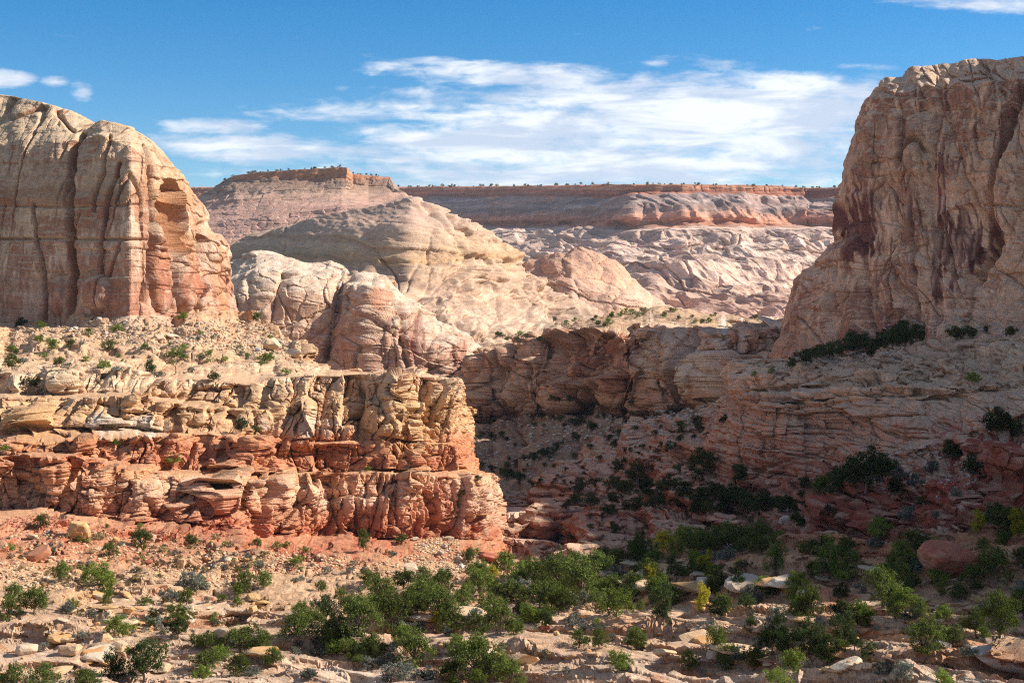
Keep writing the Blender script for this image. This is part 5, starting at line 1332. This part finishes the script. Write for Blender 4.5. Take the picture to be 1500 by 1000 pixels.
J, Pn, O_, S_, Y_ = 'juniper', 'pinyon', 'olive', 'sage', 'yellow'
near = [
    (J, 545, 905, 40), (J, 600, 905, 44), (J, 625, 880, 38), (J, 565, 905, 36), (O_, 590, 945, 30), (J, 660, 925, 40), (J, 770, 850, 34), (J, 835, 862, 48), (J, 805, 885, 40), (J, 825, 895, 34), (J, 700, 930, 34), (O_, 775, 915, 26), (J, 640, 890, 34),
    (J, 865, 864, 40), (J, 885, 826, 28), (J, 955, 834, 30), (O_, 990, 815, 26), (J, 1050, 806, 38), (J, 1090, 803, 36), (J, 1010, 806, 26), (J, 510, 905, 34), (J, 440, 905, 26), (Pn, 1160, 960, 40, 1.2), (Pn, 1210, 965, 34, 1.2), (Pn, 1055, 905, 30), (J, 1190, 845, 24), (J, 1250, 830, 24),
    (J, 1310, 905, 30), (J, 1500, 905, 44), (J, 1430, 930, 40), (O_, 1385, 940, 24), (J, 750, 1004, 40), (J, 660, 1006, 40), (J, 20, 1006, 34, 1.3), (J, 560, 965, 26), (J, 400, 975, 30), (J, 385, 950, 26), (O_, 325, 965, 22),
    # lower left slope and corner
    (J, 60, 774, 22), (J, 207, 802, 28), (J, 279, 801, 22, .7), (J, 160, 817, 24), (J, 90, 851, 29, .8), (S_, 93, 760, 8), (J, 50, 900, 46, .9), (J, 14, 908, 36, .9), (J, 20, 880, 26), (O_, 160, 858, 18, 1.2),
    (O_, 158, 886, 26, .6), (O_, 293, 860, 19, .8), (J, 358, 864, 30, 1.0), (J, 387, 862, 26), (J, 273, 886, 25, 1.1), (O_, 212, 886, 13, 1.5), (S_, 302, 883, 10), (J, 325, 882, 13), (O_, 348, 888, 15), (J, 470, 868, 19), (S_, 480, 838, 10), (O_, 433, 827, 14, 1.6),
    (O_, 407, 803, 11), (J, 377, 802, 16, .9), (O_, 420, 803, 11), (Pn, 477, 908, 36, 1.0), (J, 437, 940, 46, 1.1), (J, 353, 954, 36, 1.6), (J, 302, 982, 30, 1.4), (J, 350, 990, 36), (Pn, 212, 997, 60, 1.05), (Pn, 167, 996, 44), (J, 62, 1006, 34, 1.4),
    (J, 125, 1010, 34, 1.4), (O_, 297, 998, 24), (S_, 368, 990, 15, 1.2), (S_, 450, 992, 15, 1.2), (S_, 467, 960, 18), (J, 487, 952, 40), (S_, 433, 958, 13), (S_, 100, 898, 18), (S_, 73, 812, 18, .8), (O_, 17, 806, 12), (S_, 130, 830, 10), (O_, 330, 800, 8), (S_, 200, 838, 10),
    # rubble fan and prow foot
    (J, 533, 808, 34, .55), (J, 589, 796, 15), (J, 687, 824, 22, .9), (O_, 698, 812, 10), (O_, 737, 842, 34, .9), (S_, 532, 840, 10), (S_, 512, 838, 9), (S_, 575, 815, 10),
    # thicket in the wash
    (J, 557, 880, 42), (J, 527, 930, 58, .9), (J, 575, 930, 64, .95), (J, 610, 890, 42), (J, 643, 910, 48), (J, 647, 870, 38), (J, 680, 892, 38), (O_, 703, 872, 42, .9), (J, 783, 868, 46), (J, 817, 872, 62, .8), (J, 852, 880, 64, .9), (J, 872, 846, 44), (O_, 900, 836, 34),
    (J, 933, 826, 46, .8), (J, 790, 892, 42, 1.1), (J, 733, 930, 54, .85), (O_, 752, 928, 26, 1.3), (Y_, 643, 918, 24, 1.1), (O_, 903, 902, 42, .9), (J, 873, 896, 30), (Y_, 892, 874, 16), (O_, 928, 872, 32), (S_, 903, 844, 18, 1.1), (S_, 855, 884, 20), (S_, 695, 912, 22), (S_, 680, 894, 12),
    (S_, 583, 924, 19, 1.6), (S_, 612, 926, 16), (J, 592, 862, 30), (J, 540, 858, 26), (J, 620, 855, 26), (O_, 760, 858, 34), (J, 842, 838, 30), (J, 800, 846, 34), (J, 755, 882, 34), (J, 715, 905, 36), (J, 500, 882, 22), (J, 700, 850, 30), (Y_, 722, 846, 18),
    # bottom centre
    (J, 607, 976, 54, .9), (J, 697, 998, 78, .75), (J, 727, 998, 46), (J, 848, 948, 28, .9), (J, 878, 950, 32, .8), (J, 933, 950, 32), (S_, 840, 916, 18), (Pn, 800, 918, 24, .8), (O_, 908, 982, 32), (S_, 538, 978, 18), (S_, 587, 992, 26, 1.3), (S_, 627, 994, 20), (S_, 753, 996, 18),
    (S_, 567, 998, 14), (S_, 455, 992, 14), (J, 458, 926, 36), (J, 493, 940, 42, .9), (O_, 490, 958, 22), (O_, 700, 1003, 24), (S_, 655, 930, 14), (S_, 800, 962, 12), (S_, 830, 985, 10), (O_, 515, 955, 20),
    # right, sunlit fringe
    (Y_, 972, 812, 36, .9), (J, 944, 826, 38, .8), (J, 912, 832, 26), (O_, 1016, 828, 24, .9), (J, 1032, 815, 36), (J, 1068, 804, 42, .95), (J, 1116, 806, 44, 1.0), (S_, 1080, 806, 14), (J, 1136, 838, 44, .7), (J, 1214, 850, 58, .65), (O_, 1288, 790, 32, .95), (S_, 1282, 801, 16),
    (J, 1292, 890, 62, .7), (S_, 1340, 838, 22, .9), (J, 1322, 860, 42, .8), (J, 1460, 854, 54, .8), (Pn, 1462, 780, 44, .8), (Y_, 1432, 780, 30, 1.0), (Y_, 1492, 786, 42, .9), (J, 1477, 784, 42), (O_, 1472, 798, 22, 1.2), (J, 1440, 806, 20), (J, 1464, 932, 74, .75), (J, 1188, 904, 48, .75),
    (O_, 1116, 866, 22), (Pn, 1048, 872, 40, .7), (Pn, 1078, 870, 36, .7), (Y_, 1028, 896, 38, .7), (O_, 1060, 896, 28, .8), (Pn, 1094, 896, 28), (Pn, 972, 914, 60, .65), (J, 928, 870, 32), (Pn, 1132, 954, 54, .85), (Pn, 1188, 956, 48, .8), (Pn, 1236, 944, 48, .7), (J, 1052, 966, 50, .7),
    (J, 1104, 980, 36, .9), (J, 1008, 984, 34, .75), (J, 932, 950, 28), (S_, 1060, 978, 18), (J, 1356, 966, 64, .65), (S_, 1324, 992, 26), (O_, 1140, 1004, 28), (O_, 1382, 1008, 28), (S_, 1292, 986, 18), (J, 985, 830, 20), (S_, 1000, 842, 16), (S_, 1090, 832, 14), (S_, 1240, 905, 16),
    (O_, 1160, 880, 18), (S_, 1420, 960, 18), (J, 1405, 880, 26), (S_, 1500, 870, 26), (J, 1498, 830, 30), (S_, 1380, 905, 12), (S_, 1010, 925, 12), (Pn, 1260, 912, 26), (J, 1100, 925, 22), (J, 1350, 800, 16),
    # left terraces
    (J, 18, 541, 22), (J, 87, 536, 15, 1.0), (O_, 126, 531, 10, 1.2), (O_, 152, 541, 15, .9), (Pn, 220, 548, 24, .6), (Pn, 45, 566, 13, 1.7), (Pn, 313, 560, 17, .8), (O_, 255, 524, 13, 1.5), (O_, 18, 518, 13), (O_, 56, 503, 12), (O_, 76, 512, 17), (J, 103, 510, 14), (J, 159, 515, 18, .9),
    (O_, 171, 487, 14), (O_, 129, 492, 12), (Pn, 30, 481, 17), (O_, 60, 481, 12), (O_, 268, 515, 12), (O_, 306, 522, 10), (O_, 390, 531, 14, 1.2), (O_, 252, 678, 17, 1.2), (Pn, 354, 632, 20, .9), (Pn, 372, 634, 12, 1.4), (O_, 171, 652, 10), (O_, 6, 662, 11), (O_, 64, 526, 10),
    (O_, 268, 470, 13), (O_, 376, 470, 13), (S_, 100, 540, 9, 1.4), (S_, 172, 545, 9, 1.4), (S_, 232, 552, 9, 1.6), (O_, 420, 548, 10), (O_, 539, 690, 8), (O_, 678, 726, 10), (O_, 212, 512, 10), (S_, 35, 532, 9), (O_, 330, 530, 9), (S_, 280, 545, 8),
    # right slopes and terraces
    (Pn, 1240, 722, 54, .75), (Pn, 1268, 716, 58, .8), (Pn, 1292, 706, 42), (O_, 1205, 722, 26), (O_, 1276, 700, 26, .8), (Pn, 1395, 672, 28), (Pn, 1460, 642, 46, .8), (Pn, 1425, 704, 40, .7), (O_, 1425, 562, 17, 1.1), (S_, 1340, 712, 20), (S_, 1365, 690, 16), (Pn, 1310, 722, 22),
    (S_, 1330, 760, 20), (Pn, 1216, 765, 26), (S_, 1318, 700, 16), (Pn, 1350, 740, 14), (S_, 1400, 726, 14), (Pn, 1180, 716, 18), (S_, 1370, 760, 12), (Pn, 1490, 640, 24),
    # trees at the foot of the right butte
    (Pn, 1160, 538, 16), (Pn, 1180, 534, 22), (Pn, 1196, 529, 24), (Pn, 1214, 524, 22), (Pn, 1232, 522, 26), (Pn, 1248, 514, 22), (Pn, 1264, 514, 26), (Pn, 1290, 512, 28), (Pn, 1308, 510, 28), (Pn, 1326, 506, 32), (Pn, 1344, 500, 26), (Pn, 1400, 498, 20), (Pn, 1420, 496, 18), (Pn, 1480, 494, 16),
    (Pn, 1276, 522, 22), (Pn, 1318, 494, 26), (Pn, 1248, 500, 16), (Pn, 1448, 488, 12), (O_, 1130, 548, 10), (O_, 1105, 552, 9),
    # shaded valley
    (Pn, 930, 705, 30), (Pn, 1030, 690, 34), (Pn, 985, 668, 22), (Pn, 945, 716, 22), (Pn, 975, 722, 30), (Pn, 1000, 728, 26), (Pn, 905, 690, 18), (Pn, 1045, 735, 30), (Pn, 1070, 742, 34), (Pn, 1095, 748, 30), (Pn, 1120, 746, 26), (Pn, 960, 745, 26), (Pn, 1020, 752, 26),
    (Pn, 870, 738, 16), (Pn, 795, 670, 14), (Pn, 780, 676, 14), (Pn, 745, 700, 14), (Pn, 760, 706, 16), (Pn, 810, 666, 12), (Pn, 850, 620, 12), (Pn, 865, 628, 12), (Pn, 1020, 622, 13), (Pn, 1060, 620, 14), (Pn, 998, 636, 12), (Pn, 830, 745, 14), (Pn, 890, 755, 18), (Pn, 780, 712, 12),
    (Pn, 720, 690, 10), (Pn, 705, 640, 9), (Pn, 735, 640, 9), (Pn, 870, 600, 10), (Pn, 1085, 705, 20), (Pn, 700, 705, 10), (Pn, 840, 790, 14), (Pn, 900, 780, 18), (Pn, 1150, 750, 24), (Pn, 1170, 770, 22), (Pn, 960, 640, 11), (Pn, 900, 655, 13),
]
rn2 = random.Random(5)
for ex, ey, rx, ry, n in ((1000, 850, 110, 36, 16), (1200, 880, 110, 46, 16), (1400, 890, 90, 60, 12), (1150, 960, 160, 26, 12), (820, 890, 110, 30, 18), (950, 870, 60, 30, 10), (600, 960, 150, 24, 10), (250, 900, 200, 60, 14), (1080, 812, 170, 14, 16), (1330, 830, 130, 30, 10)):
    for i in range(n):
        a_ = rn2.uniform(0, 6.28); q_ = math.sqrt(rn2.random())
        near.append((rn2.choice((J, J, O_, O_, Pn, S_, Y_ if ex > 900 and rn2.random() < .3 else J)), ex + rx * q_ * math.cos(a_), ey + ry * q_ * math.sin(a_), rn2.uniform(14, 36)))
for e in near:
    k_ = 1.06
    w_ = (e[4] if len(e) > 4 else 1.0) * (0.98 if e[2] > 760 else 1.1) * rnd.uniform(.85, 1.12)
    plant(e[0], e[1], e[2], e[3] * k_, w_)

REG = [('on the talus just under the left butte', lambda x, y: x < 430 and y < 520), ('on the cream terrace above the left cliffs', lambda x, y: x < 430 and y < 580), ('on a ledge of the sunlit left cliffs', lambda x, y: x < 745 and 580 <= y < 740),
       ('along the foot of the right butte', lambda x, y: x > 1120 and y < 555), ('on shaded slopes left of the striped cliff', lambda x, y: x < 1130 and y < 680), ('in the shaded valley floor below the middle mesa', lambda x, y: 745 <= x < 1180 and y < 795),
       ('on the dark red slope under the striped cliff', lambda x, y: x >= 1130 and y < 772), ('on the upper red slope below the left cliffs', lambda x, y: x < 500 and y < 830), ('on the lower red slope at the left', lambda x, y: x < 480 and y < 875),
       ('on the tan ledges at the lower left', lambda x, y: x < 500 and y < 945), ('along the bottom edge at the left', lambda x, y: x < 500), ('around the rubble fan under the prow', lambda x, y: x < 745 and y < 845), ('in the upper thicket of the wash', lambda x, y: x < 800 and y < 890),
       ('in the lower thicket of the wash', lambda x, y: x < 800 and y < 942), ('along the bottom edge at the centre', lambda x, y: x < 800), ('in the tree belt right of the prow', lambda x, y: x < 960 and y < 905), ('on the low slabs right of centre', lambda x, y: x < 960),
       ('on the terrace rim below the red slope', lambda x, y: y < 830), ('around the red boulder ledges at the right', lambda x, y: x >= 1200 and y < 910), ('on the shaded ledges right of centre', lambda x, y: x < 1200 and y < 930), ('in the shaded bottom right corner', lambda x, y: True)]
DESC = {J: 'bushy green juniper', Pn: 'dark green pinyon', O_: 'bright yellow-green shrub', S_: 'low grey-green sagebrush', Y_: 'yellow autumn shrub'}
ORD = ['first', 'second', 'third', 'fourth', 'fifth', 'sixth', 'seventh', 'eighth', 'ninth', 'tenth', 'eleventh', 'twelfth', 'thirteenth', 'fourteenth', 'fifteenth', 'sixteenth'] + ['%d%s' % (q, {1: 'st', 2: 'nd', 3: 'rd'}.get(q % 10, 'th')) for q in range(17, 90)]
GRP = {J: 'junipers of the canyon', Pn: 'pinyons of the canyon', O_: 'green shrubs of the canyon', S_: 'sagebrush clumps of the canyon', Y_: 'yellow shrubs of the wash'}
buck = {}
for rec in PLACED:
    o, kd, px, py, hp = rec
    for i, (rn, rf) in enumerate(REG):
        if rf(px, py):
            buck.setdefault((kd, i), []).append(rec)
            break
for (kd, i), lst in buck.items():
    lst.sort(key=lambda r_: r_[2])
    for k, (o, _, px, py, hp) in enumerate(lst):
        wds = DESC[kd] + ' ' + REG[i][0]
        if len(lst) == 2:
            wds = ('left ' if k == 0 else 'right ') + wds
        elif len(lst) > 2:
            wds = ('leftmost ' if k == 0 else 'rightmost ' if k == len(lst) - 1 else ORD[k] + '-from-left ') + wds
        o['label'] = wds
        o['group'] = GRP[kd]

# tiny distant plants that nothing tells apart
def far_plants(label, group, spots, kinds, name=None):
    for (loc, hpx, px, py) in spots:
        o = plant(rnd.choice(kinds), px, py, hpx, rnd.uniform(.8, 1.3), far=True, loc=loc)
        if o:
            PLACED.pop()
            o['label'] = label; o['group'] = group


def scatter(els, n, h0, h1, ymax=3000, nz=0.3):
    out = []
    tries = 0
    while len(out) < n and tries < n * 6:
        tries += 1
        ex, ey, rx, ry = rnd.choice(els)
        a = rnd.uniform(0, 6.28); q = math.sqrt(rnd.random())
        px, py = ex + rx * q * math.cos(a), ey + ry * q * math.sin(a)
        h = hit_px(px, py)
        if h and h[0].y < ymax and h[1].z > nz:
            out.append((h[0], rnd.uniform(h0, h1), px, py))
    return out


far_plants('small dark bush on the shaded slopes across the canyon', 'bushes on the shaded slopes', scatter([(760, 650, 80, 50), (800, 690, 70, 30), (900, 640, 80, 40), (1000, 640, 60, 30), (950, 750, 180, 30), (850, 600, 150, 14), (1150, 740, 60, 20)], 110, 5, 13), [Pn])
far_plants('dark tree in the shaded thicket on the canyon floor', 'trees of the shaded thicket', scatter([(1000, 742, 170, 22), (1110, 752, 80, 18), (900, 730, 60, 20), (1030, 700, 60, 20), (1230, 712, 50, 14)], 50, 11, 25, nz=-1), [Pn])
far_plants('small bush on the flat top of the shaded mesa', 'bushes on the shaded mesa top', scatter([(860, 474, 60, 7), (960, 462, 90, 8), (1060, 470, 60, 5), (770, 497, 50, 5)], 42, 5, 10), [Pn, O_])
far_plants('tiny bush on the talus and terrace at the left', 'bushes on the left talus', scatter([(150, 500, 160, 30), (330, 510, 90, 24), (200, 535, 200, 8)], 40, 4, 8), [O_, S_, J])
far_plants('tiny shrub on the red slope at the left', 'shrubs on the left red slope', scatter([(200, 810, 190, 40), (420, 830, 100, 24)], 34, 5, 10), [O_, S_])
far_plants('little grey-green tuft between the foreground ledges', 'tufts between the foreground ledges', scatter([(700, 930, 250, 50), (1150, 900, 300, 80), (250, 940, 230, 50)], 120, 6, 14), [S_, S_, O_])


far_plants('straw-coloured dry grass tuft between the foreground rocks', 'dry grass tufts', scatter([(700, 930, 250, 50), (1150, 900, 300, 80), (250, 930, 230, 60), (200, 820, 190, 40)], 110, 5, 11), ['straw'])


def rim_spots(row, back, n, h0, h1):
    out = []
    xs = [p[0] for p in row]
    for i in range(n):
        px = rnd.uniform(xs[0], xs[-1])
        d = float(np.interp(px, xs, [p[2] for p in row])) + rnd.uniform(*back)
        x = (px - 750) / FPX * d
        h = drop(x, d, 900)
        if h and h[1].z > 0.5:
            out.append((h[0], rnd.uniform(h0, h1), px, 270))
    return out


far_plants('tiny dark tree on the rim of the far mesa', 'trees on the far mesa rim', rim_spots(rim[1:], (4, 40), 130, 2.0, 4.6), [J])
far_plants('tiny dark tree on top of the small red-capped butte', 'trees on the small red-capped butte', rim_spots(capr[3:-4], (3, 20), 44, 1.5, 4.2), [J])

# dead wood
V_, F_ = [], []
tube(V_, F_, [(0, 0, -0.1), (0.05, 0, 0.4), (-0.02, 0.03, 1.0), (0.1, 0, 1.5)], [.07, .06, .04, .015])
tube(V_, F_, [(0.03, 0, 0.5), (0.3, 0.05, 0.8), (0.5, 0, 1.2)], [.04, .03, .01])
tube(V_, F_, [(0, 0, 0.8), (-0.25, 0, 1.1), (-0.3, 0.05, 1.4)], [.035, .025, .01])
dm = bpy.data.meshes.new('dead_tree'); dm.from_pydata([tuple(v) for v in V_], [], F_); dm.materials.append(MDEAD)
for px, py, hp, lab in ((258, 545, 20, 'bare dead snag on the cream terrace above the left cliffs'), (22, 1000, 40, 'thin grey dead trunk standing in the bottom left corner'), (49, 1003, 26, 'short charred dead trunk at the bottom left')):
    h = hit_px(px, py)
    if h:
        o = bpy.data.objects.new('dead_tree', dm); scene.collection.objects.link(o)
        o.location = h[0]; s = hp * h[0].y / FPX / 1.5; o.scale = (s, s, s); o.rotation_euler = (0, 0, rnd.uniform(0, 6))
        o['label'] = lab; o['category'] = 'dead tree'; o['group'] = 'dead trees'
print('objects', len(scene.objects), 'time %.1f' % (time.time() - T0))

# ================================================================== air between the viewer and the far cliffs
hz = bpy.data.meshes.new('haze')
x0, x1, y0, y1, z0, z1 = -1500, 1600, -40, 5400, -260, 235
vs = [(x, y, z) for x in (x0, x1) for y in (y0, y1) for z in (z0, z1)]
hz.from_pydata(vs, [], [(0, 1, 3, 2), (4, 6, 7, 5), (0, 4, 5, 1), (2, 3, 7, 6), (0, 2, 6, 4), (1, 5, 7, 3)])
ho = bpy.data.objects.new('haze', hz)
scene.collection.objects.link(ho)
ho['kind'] = 'stuff'
hm = bpy.data.materials.new('haze')
hm.use_nodes = True
hm.node_tree.nodes.remove(hm.node_tree.nodes['Principled BSDF'])
pv = hm.node_tree.nodes.new('ShaderNodeVolumePrincipled')
pv.inputs['Color'].default_value = (0.70, 0.82, 1.0, 1)
pv.inputs['Density'].default_value = 0.000028
pv.inputs['Anisotropy'].default_value = 0.2
hm.node_tree.links.new(pv.outputs[0], hm.node_tree.nodes['Material Output'].inputs['Volume'])
hz.materials.append(hm)
